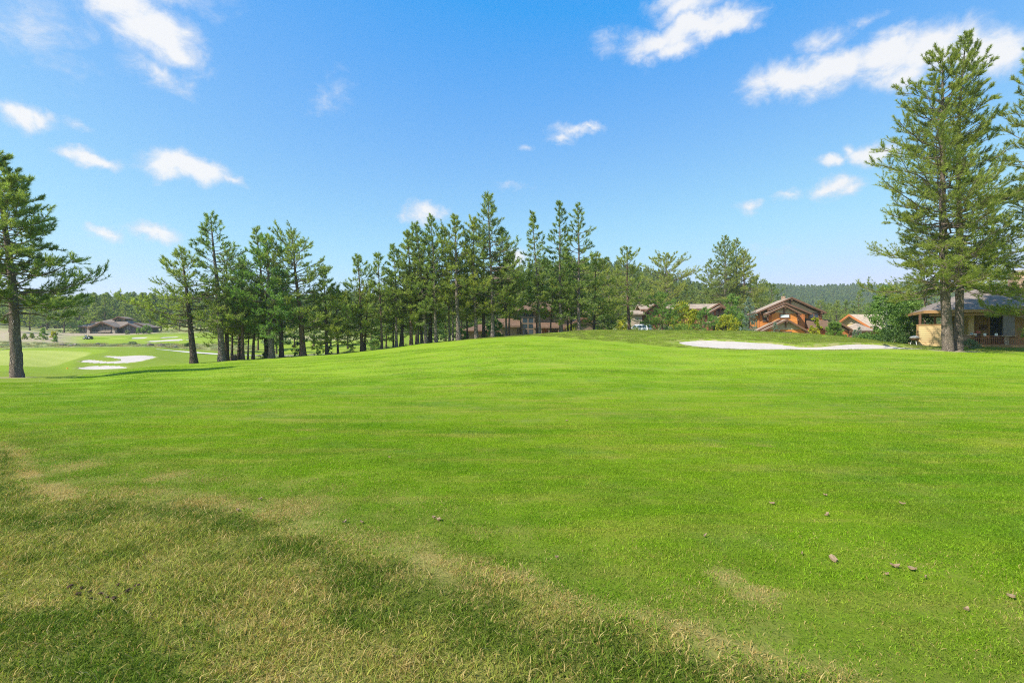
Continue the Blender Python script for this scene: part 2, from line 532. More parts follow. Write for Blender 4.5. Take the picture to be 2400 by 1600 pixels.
# ---------------------------------------------------------------- terrain
# heights over (direction px, distance): surveyed columns
TABLE = {
    -400: [(0, 0), (10, 0), (22, -.3), (30, -.6), (45, -1.0), (60, -1.0), (90, 0), (130, 2.6), (175, 6), (240, 10), (330, 18), (600, 26), (1500, 34)],
    0: [(0, 0), (10, 0), (22, -.3), (29, -.57), (40, -.95), (48, -1.1), (56, -1.08), (86, -.05), (100, .3), (130, 2.75), (170, 6.2), (230, 9), (330, 17), (600, 25), (1500, 34)],
    200: [(0, 0), (10, 0), (15, -.1), (25, -.45), (40, -1.08), (48, -1.75), (56, -2.1), (62, -2.0), (66, -1.7), (69, -1.45), (78, -.8), (95, .35), (110, .8), (140, 2.2), (175, 4.7), (230, 8), (330, 17), (600, 25), (1500, 34)],
    330: [(0, 0), (10, 0), (18, -.1), (30, -.42), (47, -.97), (55, -1.75), (62, -2.0), (68, -1.5), (78, -.76), (95, .35), (110, .8), (135, 2.0), (175, 4.6), (230, 8), (330, 17), (600, 25), (1500, 34)],
    455: [(0, 0), (10, 0), (20, -.1), (35, -.4), (52, -.74), (61, -1.5), (75, -1.6), (90, -.62), (105, .2), (130, 1.95), (160, 3.7), (230, 8), (330, 17), (600, 25), (1500, 34)],
    640: [(0, 0), (10, 0), (20, -.05), (38, -.2), (56, -.28), (65, -.95), (80, -1.1), (92, -1.0), (110, .1), (135, 1.6), (170, 3.8), (230, 8), (330, 17), (600, 25), (1500, 34)],
    800: [(0, 0), (10, 0), (20, 0), (35, .08), (58, .17), (67, -.45), (85, -.6), (100, -.4), (140, 1.6), (180, 4), (240, 9), (330, 18), (600, 26), (1500, 34)],
    1000: [(0, 0), (10, 0), (20, .12), (35, .55), (50, 1.05), (60, 1.33), (69, .8), (90, .5), (110, .6), (140, 1.8), (180, 4.5), (240, 10), (330, 24), (600, 32), (1500, 34)],
    1200: [(0, 0), (10, 0), (20, .28), (30, .72), (45, 1.55), (55, 2.07), (61, 2.25), (71, 1.6), (90, 1.3), (110, 1.8), (140, 3.2), (180, 7), (250, 18), (350, 38), (430, 36), (700, 30), (1500, 40)],
    1400: [(0, 0), (10, 0), (20, .27), (30, .65), (43, 1.4), (54, 2.5), (62, 3.0), (73, 2.4), (92, 3.0), (110, 3.3), (140, 4.6), (180, 9), (250, 22), (380, 50), (470, 48), (700, 34), (1500, 44)],
    1600: [(0, 0), (10, 0), (20, .2), (30, .55), (38, .85), (41, .97), (45.5, 1.6), (52, 2.5), (60, 2.96), (70, 2.5), (92, 3.05), (110, 3.5), (140, 4.5), (180, 7), (250, 14), (370, 33), (450, 33), (700, 34), (1000, 60), (1500, 60)],
    1750: [(0, 0), (10, 0), (20, .2), (30, .55), (38, .83), (41, .95), (44.5, 1.5), (50, 2.2), (58, 2.80), (68, 2.2), (95, 2.0), (120, 2.5), (160, 3.2), (250, 8), (380, 22), (600, 32), (950, 96), (1300, 90), (1800, 60)],
    1900: [(0, 0), (10, 0), (20, .2), (30, .55), (38, .82), (40.8, .90), (43.0, 1.32), (49, 1.92), (57, 2.48), (67, 1.7), (95, 1.5), (120, 1.6), (160, 2.2), (250, 5), (400, 12), (620, 34), (950, 93), (1300, 88), (1800, 60)],
    2050: [(0, 0), (10, 0), (20, .18), (30, .5), (38, .8), (40.8, .88), (43.4, 1.36), (49, 1.58), (55, 1.72), (65, 1.1), (95, 1.0), (120, 1.2), (160, 2), (250, 5), (400, 12), (620, 36), (950, 96), (1300, 90), (1800, 60)],
    2200: [(0, 0), (10, 0), (20, .16), (30, .5), (38, .8), (40.6, .87), (42, 1.0), (45, 1.05), (60, 1.05), (95, 1.0), (160, 2), (250, 5), (400, 12), (620, 36), (950, 98), (1300, 92), (1800, 60)],
    2400: [(0, 0), (10, 0), (20, .14), (30, .48), (36, .7), (41, .9), (45, 1.0), (60, 1.1), (95, 1.1), (160, 2), (250, 5), (400, 12), (620, 36), (950, 98), (1300, 92), (1800, 60)],
    2800: [(0, 0), (10, 0), (20, .14), (30, .45), (40, .8), (60, 1.1), (95, 1.1), (160, 2), (250, 5), (400, 12), (620, 36), (950, 98), (1300, 92), (1800, 60)],
}


def pchip(x, y, xi):
    """monotone cubic through (x, y); y may be (n,) or (n, m)"""
    x = np.asarray(x, float)
    y = np.asarray(y, float)
    y2 = y[:, None] if y.ndim == 1 else y
    h = np.diff(x)[:, None]
    dl = np.diff(y2, axis=0) / h
    m = np.zeros_like(y2)
    m[0], m[-1] = dl[0], dl[-1]
    a, b = dl[:-1], dl[1:]
    same = (a * b) > 0
    with np.errstate(divide='ignore', invalid='ignore'):
        hm = 2 * a * b / (a + b)
    m[1:-1] = np.where(same, np.nan_to_num(hm), 0)
    k = np.clip(np.searchsorted(x, xi) - 1, 0, len(x) - 2)
    xi = np.clip(xi, x[0], x[-1])
    t = ((xi - x[k]) / (x[k + 1] - x[k]))[:, None]
    hk = (x[k + 1] - x[k])[:, None]
    r = (2 * t**3 - 3 * t**2 + 1) * y2[k] + (t**3 - 2 * t**2 + t) * hk * m[k] + (-2 * t**3 + 3 * t**2) * y2[k + 1] + (t**3 - t**2) * hk * m[k + 1]
    return r[:, 0] if y.ndim == 1 else r


DG = np.concatenate([np.arange(0, 120, 0.5), np.geomspace(120, 6000, 160)])
UG = np.linspace(-1.4, 1.4, 281)
_cols = sorted(TABLE)
_z = np.stack([pchip([p[0] for p in TABLE[c]], [p[1] for p in TABLE[c]], DG) for c in _cols])
ZG = pchip([(c - 1200) / FPX for c in _cols], _z, UG)
for _ in range(3):                       # soften the seams between columns
    ZG[1:-1] = .25 * ZG[:-2] + .5 * ZG[1:-1] + .25 * ZG[2:]
for _ in range(2):
    ZG[:, 1:239] = .25 * ZG[:, :238] + .5 * ZG[:, 1:239] + .25 * ZG[:, 2:240]


def ud(x, y):
    d = np.maximum(np.maximum(y, np.abs(x) / 1.4), 1e-3)
    return np.clip(x / d, -1.4, 1.4), d


def ground_base(x, y):
    x = np.asarray(x, float)
    y = np.asarray(y, float)
    u, d = ud(x, y)
    fi = (u + 1.4) / 2.8 * (len(UG) - 1)
    i = np.clip(fi.astype(int), 0, len(UG) - 2)
    a = fi - i
    k = np.clip(np.searchsorted(DG, d) - 1, 0, len(DG) - 2)
    b = np.clip((d - DG[k]) / (DG[k + 1] - DG[k]), 0, 1)
    z = (1 - a) * (1 - b) * ZG[i, k] + a * (1 - b) * ZG[i + 1, k] + (1 - a) * b * ZG[i, k + 1] + a * b * ZG[i + 1, k + 1]
    w = np.clip((d - 6) / 20, 0, 1)
    und = 0.035 * np.sin(x * .31 + 1.1) * np.sin(y * .27 + .4) + 0.02 * np.sin(x * .83 + y * .5) + .018 * np.sin(x * .21 - y * 1.3 + 2)
    far = np.clip((d - 60) / 200, 0, 1) * (1.2 * np.sin(x * .05 + 1) * np.sin(y * .043) + .5 * np.sin(x * .13 + y * .09))
    return z + w * und + far * np.clip((d - 170) / 60, 0, 1)


def pd(px, d):
    """a place on the ground given by photo direction and distance"""
    return ((px - 1200) / FPX * d, d)


def poly_pd(pts):
    return np.array([pd(*p) for p in pts])


def smooth_closed(P, n=8):
    P = np.asarray(P)
    out = []
    N = len(P)
    for i in range(N):
        p0, p1, p2, p3 = P[i - 1], P[i], P[(i + 1) % N], P[(i + 2) % N]
        for t in np.linspace(0, 1, n, endpoint=False):
            out.append(.5 * ((2 * p1) + (-p0 + p2) * t + (2 * p0 - 5 * p1 + 4 * p2 - p3) * t * t + (-p0 + 3 * p1 - 3 * p2 + p3) * t**3))
    return np.array(out)


def sdf(poly, x, y):
    """signed distance to a closed outline, negative inside"""
    P = np.stack([np.ravel(x), np.ravel(y)], -1)
    best = np.full(len(P), 1e9)
    inside = np.zeros(len(P), bool)
    A = poly
    B = np.roll(poly, -1, 0)
    for a, b in zip(A, B):
        e = b - a
        w = P - a
        t = np.clip((w @ e) / (e @ e + 1e-12), 0, 1)
        dd = w - t[:, None] * e
        best = np.minimum(best, (dd * dd).sum(1))
        c = ((a[1] > P[:, 1]) != (b[1] > P[:, 1])) & (P[:, 0] < (b[0] - a[0]) * (P[:, 1] - a[1]) / (b[1] - a[1] + 1e-12) + a[0])
        inside ^= c
    r = np.sqrt(best)
    return np.where(inside, -r, r).reshape(np.shape(x))


BUNKERS = {
    'right': smooth_closed(poly_pd([(1590, 45.3), (1640, 46.1), (1700, 45.6), (1790, 44.5), (1845, 43.0), (1885, 42.2), (1945, 42.5), (2010, 43.5), (2065, 43.2), (2120, 42.3), (2175, 41.5),
                                    (2195, 40.7), (2050, 40.5), (1900, 40.6), (1710, 40.9), (1645, 41.9), (1606, 43.4)]), 6),
    'front': smooth_closed(poly_pd([(183, 63.3), (200, 65.2), (240, 66.1), (280, 65.4), (297, 64), (282, 62.8), (235, 62.2), (200, 62.5)]), 6),
    'hook': smooth_closed(poly_pd([(188, 70.3), (205, 72.4), (228, 71.6), (255, 70.6), (278, 71.2), (284, 73.0), (262, 76.3), (242, 78.0), (246, 79.0), (290, 77.9), (330, 79.3), (360, 79), (361, 76.6), (345, 73), (318, 69.6), (290, 68.4), (250, 68.6), (212, 69.3)]), 6),
    'far': smooth_closed(poly_pd([(334, 129), (350, 131), (375, 130.8), (405, 134), (428, 132), (424, 129.4), (390, 127.8), (350, 127.4)]), 6),
    'farther': smooth_closed(poly_pd([(308, 146.5), (325, 148), (352, 148), (390, 147.5), (440, 148.5), (440, 146.3), (370, 145.6), (325, 145.4)]), 6),
}
BUNKER_DEPTH = {'right': .30, 'front': .28, 'hook': .32, 'far': .3, 'farther': .3}
FAIR_PX = [-400, 0, 75, 150, 176, 200, 330, 455, 640, 800, 960, 1100, 1250, 1350, 1500, 1590, 1700, 2100, 2400, 2800]
FAIR_D = [10, 15.5, 20, 25.5, 31, 39, 47.5, 53, 57, 59, 60.5, 57, 53.5, 47, 43, 41, 39.7, 39.3, 36.6, 33]
GREEN = smooth_closed(poly_pd([(-300, 54.5), (0, 55), (80, 57.5), (130, 63), (165, 70), (215, 82), (190, 87), (90, 88), (-10, 87), (-300, 87)]), 5)
APRON = smooth_closed(poly_pd([(-400, 43), (0, 42), (120, 44), (180, 56), (180, 66), (190, 76), (260, 86), (230, 92), (90, 93), (-100, 92), (-400, 92)]), 5)


def sstep(v, a, b):
    t = np.clip((v - a) / (b - a), 0, 1)
    return t * t * (3 - 2 * t)


def fairway_edge(x, y):
    """metres beyond the fairway's far mowing line (negative on the fairway)"""
    u, d = ud(x, y)
    return d - np.interp(u * FPX + 1200, FAIR_PX, FAIR_D)


def ground_z(x, y):
    x = np.asarray(x, float)
    y = np.asarray(y, float)
    z = ground_base(x, y)
    fe = fairway_edge(x, y)
    z = z + 0.045 * sstep(fe, -0.1, 0.25) * (1 - sstep(fe, 4, 12))
    for k, P in BUNKERS.items():
        lo, hi = P.min(0) - 2.5, P.max(0) + 2.5
        m = (x > lo[0]) & (x < hi[0]) & (y > lo[1]) & (y < hi[1])
        if np.any(m):
            s = sdf(P, x[m], y[m])
            dp = BUNKER_DEPTH[k]
            z[m] += 0.03 * np.exp(-((s - .3) / .5)**2) - (dp + .1) * sstep(-s, 0.0, 0.4)
    return z


def gz(x, y):
    return float(ground_z(np.array([float(x)]), np.array([float(y)]))[0])


# polar sheet: dense in front of the viewer, reaching past the far hills
ang = np.concatenate([np.linspace(-180, -56, 32)[:-1], np.linspace(-54, 54, 440), np.linspace(56, 180, 32)[1:-1]])
ang = np.radians(ang)
rad = [0.6]
while rad[-1] < 2600:
    r = rad[-1]
    if r < 36:
        rad.append(r * 1.035 + .02)
    elif r < 84:
        rad.append(r + 0.33)
    elif r < 150:
        rad.append(r + 0.9)
    else:
        rad.append(r * 1.03)
rad = np.array(rad)
NA, NR = len(ang), len(rad)
AA, RR = np.meshgrid(ang, rad)
GX = (np.sin(AA) * RR).ravel()
GY = (np.cos(AA) * RR).ravel()
GX = np.append(GX, 0.0)
GY = np.append(GY, 0.0)
GZ = ground_z(GX, GY)
ii = np.arange(NA * NR).reshape(NR, NA)
gq = np.stack([ii[:-1], ii[1:], np.roll(ii[1:], -1, 1), np.roll(ii[:-1], -1, 1)], -1).reshape(-1, 4)
gt = np.stack([np.full(NA, NA * NR), ii[0], np.roll(ii[0], -1)], -1)
uu, dd = ud(GX, GY)
ppx = uu * FPX + 1200
fe = fairway_edge(GX, GY)
a_rough = sstep(fe, -0.05, 0.3)
a_green = sstep(-sdf(GREEN, GX, GY), 0.0, 0.6)
a_apron = sstep(-sdf(APRON, GX, GY), 0.0, 0.8)
left = sstep(-ppx, -900, -780)
wob = 4 * np.sin(GX * .12) + 2 * np.sin(GX * .31 + 1)
a_native = left * (sstep(dd + wob * .5, 97, 100) * (1 - sstep(dd + wob * .5, 115, 119)) * sstep(-ppx, -640, -540) + sstep(dd + wob, 158 + (ppx - 250) * .03, 172 + (ppx - 250) * .03))
a_native = np.maximum(a_native, (1 - sstep(-ppx, -1120, -980)) * sstep(dd + wob, 66, 80))
a_native = np.maximum(a_native, sstep(dd, 200, 215))
a_second = left * np.maximum(sstep(dd + wob * .5, 118, 121), sstep(ppx, 540, 640) * sstep(dd, 62, 70)) * (1 - sstep(dd + wob, 150, 162))
a_dirt = left * sstep(-ppx, -215, -120) * sstep(dd, 112, 122) * (1 - sstep(dd, 150, 175))
a_dirt = np.maximum(a_dirt, left * sstep(ppx, 560, 640) * sstep(dd, 140, 150) * (1 - sstep(dd, 165, 180)) * .7)
lw = np.hypot(GX - pd(262, 172)[0], (GY - 171) * 1.0)
a_dirt = np.maximum(a_dirt, 1 - sstep(lw, 12, 17))
# bare earth collar under the tree on the left and the twin pines on the right
for cx, cy_, rr_ in ((*pd(40, 29.5), 1.5), (*pd(2233, 38.6), 2.2)):
    a_dirt = np.maximum(a_dirt, .9 * (1 - sstep(np.hypot(GX - cx, GY - cy_), .6, rr_)))
a_lip = np.zeros(len(GX))
for k, P in BUNKERS.items():
    lo, hi = P.min(0) - 4, P.max(0) + 4
    m = (GX > lo[0]) & (GX < hi[0]) & (GY > lo[1]) & (GY < hi[1])
    a_lip[m] = np.maximum(a_lip[m], 1 - sstep(sdf(P, GX[m], GY[m]), .1, 1.5 if k == 'right' else .7))


# the colour of the turf as a function of the place in the world, used for the sheet and for the blades
def turf_near(nt, pos):
    """returns (fairway colour, share of straw) near the camera; rough begins on this side of a wandering line"""
    x, y, z = nt.sep(pos)
    flat = nt.comb(x, y, 0.0)
    edge = nt.math('ADD', nt.math('MULTIPLY_ADD', x, 0.47, y), -3.15)
    edge = nt.math('ADD', edge, nt.math('MULTIPLY', nt.math('SINE', nt.math('MULTIPLY_ADD', x, 1.1, .6)), .28))
    edge = nt.math('ADD', edge, nt.math('MULTIPLY', nt.math('SINE', nt.math('MULTIPLY_ADD', x, 2.3, nt.math('MULTIPLY', y, 1.3))), .16))
    edge = nt.math('ADD', edge, nt.math('MULTIPLY', nt.math('SUBTRACT', nt.noise(flat, 1.8, 5.0, .65), .5), .7))
    rough = nt.ramp(edge, 0.05, -0.10)
    rough = nt.math('MULTIPLY', rough, nt.ramp(y, 14.0, 9.0))
    n1 = nt.noise(flat, 0.11, 3.0, .5)
    n2 = nt.noise(nt.vec('MULTIPLY', flat, (0.5, 1.0, 1.0)), 0.55, 4.0, .6)
    n3 = nt.noise(flat, 2.6, 4.0, .6)
    n4 = nt.noise(flat, 9.0, 3.0, .6)
    fw = nt.mix(nt.ramp(n1, .35, .65), (0.165, 0.285, 0.007), (0.215, 0.325, 0.012))
    fw = nt.mix(nt.math('MULTIPLY', nt.ramp(n2, .40, .68, 0, .75), nt.ramp(y, 34.0, 9.0, .3, 1.0)), fw, (0.100, 0.215, 0.006))
    fw = nt.mix(nt.ramp(n3, .48, .74, 0, .55), fw, (0.26, 0.30, 0.045))
    fw = nt.mix(nt.ramp(nt.noise(flat, .8, 5.0, .65), .52, .72, 0, .5), fw, (0.17, 0.235, 0.055))
    n5 = nt.noise(nt.vec('MULTIPLY', flat, (.16, 1.0, 1.0)), 1.9, 6.0, .7)
    fw = nt.mix(nt.ramp(n5, .45, .68, 0, .6), fw, (0.31, 0.30, 0.055))
    band = nt.math('MULTIPLY', nt.ramp(nt.math('ABSOLUTE', nt.math('ADD', edge, -.12)), 0.34, 0.03), nt.ramp(y, 14.0, 9.0))
    spots = nt.ramp(nt.noise(flat, 1.15, 4.0, .62), .46, .66)
    spots2 = nt.ramp(nt.noise(flat, .42, 3.0, .55), .62, .74)
    dry_r = nt.math('MULTIPLY', rough, nt.math('MULTIPLY_ADD', spots, .42, .20))
    dry_b = nt.math('MULTIPLY', band, nt.math('MULTIPLY_ADD', spots, .6, .42))
    dry_f = nt.math('MULTIPLY', nt.math('MULTIPLY', spots2, nt.ramp(n3, .42, .62)), .5)
    # the turf thins towards the rough
    near = nt.math('MULTIPLY', nt.ramp(edge, 2.4, 0.0), nt.math('MULTIPLY', nt.ramp(y, 14.0, 9.0), nt.math('MULTIPLY_ADD', spots, .25, .06)))
    dry = nt.math('MAXIMUM', nt.math('MAXIMUM', dry_r, dry_b), nt.math('MAXIMUM', dry_f, near))
    bandn = nt.math('MULTIPLY', nt.math('SINE', nt.math('MULTIPLY_ADD', edge, 3.4, 2.6)), .09)
    dk = nt.ramp(nt.math('ADD', nt.noise(nt.vec('ADD', flat, (7.3, 2.1, 0)), 1.7, 6.0, .7), bandn), .42, .62)
    rg = nt.mix(dk, (0.235, 0.25, 0.05), (0.105, 0.155, 0.016))
    dull = nt.math('MULTIPLY', nt.math('MULTIPLY', nt.ramp(edge, 1.7, 0.0), nt.ramp(y, 14.0, 8.0)), nt.ramp(n3, .35, .6, .25, .8))
    fw = nt.mix(dull, fw, (0.155, 0.20, 0.026))
    fw = nt.mix(nt.math('MULTIPLY', nt.ramp(y, 9.0, 3.0), nt.ramp(nt.noise(flat, .9, 4.0, .6), .4, .65, .1, .6)), fw, (0.105, 0.195, 0.008))
    col = nt.mix(rough, fw, rg)
    wflat = nt.vec('ADD', flat, nt.scale(nt.vec('SUBTRACT', nt.noise(flat, 3.0, 4.0, .65, 'Color'), (.5, .5, .5)), .5))
    for cx_, cy__, rr__ in ((.34, 2.95, .22), (1.55, 3.05, .2), (1.45, 3.3, .16), (-.62, 3.55, .26), (-.2, 3.42, .2), (-2.1, 4.62, .5), (-3.1, 4.75, .45), (-4.1, 5.75, .3), (-5.6, 6.2, .4)):
        spot = nt.ramp(nt.vec('LENGTH', nt.vec('SUBTRACT', wflat, (cx_, cy__, 0)), out=1), rr__ * 1.25, rr__ * .1, 0, .7)
        dry = nt.math('MAXIMUM', dry, spot)
    dry = nt.math('MULTIPLY', dry, nt.math('SUBTRACT', 1.0, nt.math('MULTIPLY', nt.math('MULTIPLY', dk, nt.ramp(edge, -.05, -.4)), .6)))
    return col, dry, rough, n4


def ground_material():
    m, nt, b = material('turf_and_earth')
    pos = nt.n('ShaderNodeNewGeometry').outputs['Position']
    x, y, z = nt.sep(pos)
    flat = nt.comb(x, y, 0.0)
    col, dry, rough, n4 = turf_near(nt, pos)
    c = nt.mix(nt.math('MULTIPLY', dry, .8), col, (0.40, 0.33, 0.13))
    # thatch showing between blades near the viewer
    c = nt.mix(nt.ramp(y, 22.0, 6.0, 0, 1.0), c, nt.mix(1.0, c, (.74, .68, .66), 'MULTIPLY'))
    f1 = nt.noise(flat, .5, 4.0, .6)
    f2 = nt.noise(nt.vec('MULTIPLY', flat, (.25, 1, 1)), 1.6, 3.0, .6)
    f3 = nt.noise(flat, 6.0, 3.0, .6)
    ro = nt.mix(f1, (0.12, 0.20, 0.010), (0.215, 0.275, 0.022))
    ro = nt.mix(nt.ramp(f2, .42, .68, 0, .6), ro, (0.25, 0.27, 0.045))
    ro = nt.mix(nt.ramp(f3, .45, .7, 0, .35), ro, (0.08, 0.15, 0.010))
    c = nt.mix(nt.attr('rough'), c, ro)
    ap = nt.mix(f1, (0.185, 0.265, 0.018), (0.225, 0.30, 0.02))
    c = nt.mix(nt.attr('apron'), c, ap)
    ring = nt.math('SINE', nt.math('MULTIPLY', nt.math('ADD', y, nt.math('MULTIPLY', x, .5)), 1.3))
    gr = nt.mix(nt.ramp(ring, -.4, .4, .25, .75), (0.29, 0.335, 0.06), (0.335, 0.365, 0.08))
    c = nt.mix(nt.attr('green'), c, gr)
    # far fairway mown in arcs
    dx = nt.math('ADD', x, 158.0)
    dy = nt.math('ADD', y, -139.0)
    arc = nt.math('SQRT', nt.math('ADD', nt.math('MULTIPLY', dx, dx), nt.math('MULTIPLY', nt.math('MULTIPLY', dy, dy), 6.0)))
    st = nt.ramp(nt.math('SINE', nt.math('MULTIPLY', arc, .62)), -.35, .35)
    sf = nt.mix(st, (0.175, 0.255, 0.014), (0.255, 0.32, 0.035))
    c = nt.mix(nt.attr('second'), c, sf)
    na = nt.mix(nt.ramp(f1, .3, .7), (0.17, 0.22, 0.05), (0.35, 0.33, 0.14))
    na = nt.mix(nt.ramp(nt.noise(flat, 1.7, 4.0, .65), .5, .72, 0, .8), na, (0.12, 0.17, 0.045))
    c = nt.mix(nt.attr('native'), c, na)
    di = nt.mix(f3, (0.30, 0.22, 0.16), (0.44, 0.34, 0.25))
    dfac = nt.math('MULTIPLY', nt.attr('dirt'), nt.ramp(nt.noise(flat, .9, 4.0, .6), .32, .52))
    c = nt.mix(dfac, c, di)
    lip = nt.math('MULTIPLY', nt.attr('lip'), nt.ramp(nt.noise(flat, 1.3, 4.0, .65), .44, .6))
    c = nt.mix(nt.math('MULTIPLY', lip, .75), c, (0.33, 0.29, 0.13))
    nt.link(c, b.inputs['Base Color'])
    b.inputs['Roughness'].default_value = 0.95
    b.inputs['Specular IOR Level'].default_value = 0.1
    hfine = nt.noise(flat, 34.0, 3.0, .7)
    hmid = nt.noise(flat, 3.4, 4.0, .65)
    h = nt.math('ADD', nt.math('MULTIPLY', hfine, .35), nt.math('MULTIPLY', hmid, nt.math('MULTIPLY_ADD', nt.attr('rough'), .9, .35)))
    nt.link(nt.bump(h, .55, .10), b.inputs['Normal'])
    return m


M['ground'] = ground_material()
ground = np_obj('ground', np_mesh('ground', np.stack([GX, GY, GZ], -1), gt, gq, [M['ground']], smooth=True,
                attrs=dict(rough=a_rough, green=a_green, apron=a_apron, native=np.clip(a_native, 0, 1), second=a_second, dirt=a_dirt, lip=a_lip)))
tag(ground, kind='structure')

# ---- sand
m_, nt_, b_ = material('bunker_sand')
tt_ = nt_.n('ShaderNodeTexCoord').outputs['Object']
nt_.link(nt_.mix(nt_.noise(tt_, 1.2, 4.0), (0.40, 0.345, 0.29), (0.52, 0.46, 0.405)), b_.inputs['Base Color'])
b_.inputs['Roughness'].default_value = 0.95
nt_.link(nt_.bump(nt_.math('ADD', nt_.noise(tt_, 3.0, 5.0, .6), nt_.math('MULTIPLY', nt_.noise(nt_.vec('MULTIPLY', tt_, (1, 4, 1)), 5.0, 4.0), .6)), .5, .12), b_.inputs['Normal'])
M['sand'] = m_


def sheet(name, P, mat, zoff, step, margin=.3, recess=0.0):
    lo, hi = P.min(0) - margin - step, P.max(0) + margin + step
    xs = np.arange(lo[0], hi[0] + step, step)
    ys = np.arange(lo[1], hi[1] + step, step)
    X, Y = np.meshgrid(xs, ys)
    s = sdf(P, X, Y)
    Z = ground_base(X, Y) + zoff - recess * sstep(-s, 0, 1.5)
    idx = np.arange(X.size).reshape(X.shape)
    q = np.stack([idx[:-1, :-1], idx[:-1, 1:], idx[1:, 1:], idx[1:, :-1]], -1).reshape(-1, 4)
    keep = (s.ravel()[q].min(1) < margin)
    q = q[keep]
    used = np.unique(q)
    mp = np.full(X.size, -1)
    mp[used] = np.arange(len(used))
    V = np.stack([X.ravel(), Y.ravel(), Z.ravel()], -1)[used]
    return np_obj(name, np_mesh(name, V, None, mp[q], [mat], smooth=True))


for k, P in BUNKERS.items():
    o = sheet('sand_bunker', P, M['sand'], -.03, .3 if k == 'right' else .4, 2.0 if 'far' in k else .9, .06)
    tag(o, {'right': 'long white sand bunker at the foot of the mound', 'front': 'lens-shaped white sand bunker nearest the putting green',
            'hook': 'hooked white sand bunker beside the putting green', 'far': 'white sand bunker on the far mown fairway',
            'farther': 'thin sand strip just in front of the dark lodge'}[k], kind='structure')
M['path'] = simple('pale_concrete', (0.55, 0.50, 0.45), .9, .12, 1.5, .15, 30)
pc = [pd(*q) for q in ((366, 93.0), (400, 92.6), (450, 91.8), (520, 90.2), (580, 89.2), (640, 88.6), (700, 88), (760, 87.2), (830, 86))]
pv, pq = [], []
for k, (cx, cy_) in enumerate(pc):
    hw = .25 + .95 * min(1, k / 1.5)
    for sgn in (-1, 1):
        yy = cy_ + sgn * hw
        pv.append((cx, yy, gz(cx, yy) + .03))
    if k:
        pq.append((2 * k - 2, 2 * k, 2 * k + 1, 2 * k - 1))
cart = np_obj('cart_path', np_mesh('cart_path', pv, None, pq, [M['path']]))
tag(cart, 'pale cart path crossing behind the row of pines', kind='structure')

# ---------------------------------------------------------------- plants


def norm(a):
    return a / (np.linalg.norm(a, axis=-1, keepdims=True) + 1e-9)


def tuft_mesh(rng, O, D, size, K, width, tintv, spread=1.25, diamond=True):
    """needle bursts: O (n,3) origins, D (n,3) axes, size (n,) needle length -> vertices, tris, tint"""
    n = len(O)
    D = norm(D)
    ref = np.where(np.abs(D[:, 2:3]) > .9, np.array([[1., 0, 0]]), np.array([[0, 0, 1.]]))
    S = norm(np.cross(D, ref))
    U = np.cross(S, D)
    th = rng.uniform(.12, spread, (n, K))
    ph = rng.uniform(0, 2 * math.pi, (n, K))
    nd = (np.cos(th)[..., None] * D[:, None] + (np.sin(th) * np.cos(ph))[..., None] * S[:, None] + (np.sin(th) * np.sin(ph))[..., None] * U[:, None])
    wv = norm(np.cross(nd, rng.normal(size=(n, K, 3))))
    L = size[:, None] * rng.uniform(.75, 1.1, (n, K))
    base = O[:, None] + D[:, None] * (rng.uniform(-.55, .15, (n, K)) * size[:, None])[..., None]
    w = (width * size[:, None] * rng.uniform(.8, 1.2, (n, K)))[..., None]
    mid = base + nd * (L * .35)[..., None]
    tip = base + nd * L[..., None]
    if diamond:
        V = np.stack([base, mid + wv * w, tip, mid - wv * w], 2).reshape(-1, 3)
    else:
        V = np.stack([base + wv * w, tip, base - wv * w], 2).reshape(-1, 3)
    q = np.arange(len(V)).reshape(-1, 4 if diamond else 3)
    t = np.repeat(np.clip(tintv[:, None] + rng.normal(0, .12, (n, K)), 0, 1).ravel(), 4 if diamond else 3)
    return V, q, t


def profile(style, t):
    t = np.clip(t, 0, 1)
    if style == 'cone':
        return (1 - t)**.72 * .92 + .08
    if style == 'ponder':
        return (1 - t)**.6 * .95 + .05
    if style == 'slim':
        return (.55 + .45 * np.sin(np.clip(t * 2.4, 0, math.pi / 2 * 1.6))) * (1 - t**1.6) * .9 + .12
    if style == 'round':
        return np.sqrt(np.clip(1 - (1.18 * t - .3)**2 / .98, 0, 1)) * .95 + .05
    if style == 'wide':
        return (1 - t**1.35)**.9 * (.85 + .15 * np.sin(t * 9)) + .06
    if style == 'dome':
        return np.clip(1 - t**1.5, 0, 1)**.8 * (.86 + .2 * t) + .06
    return 1 - t


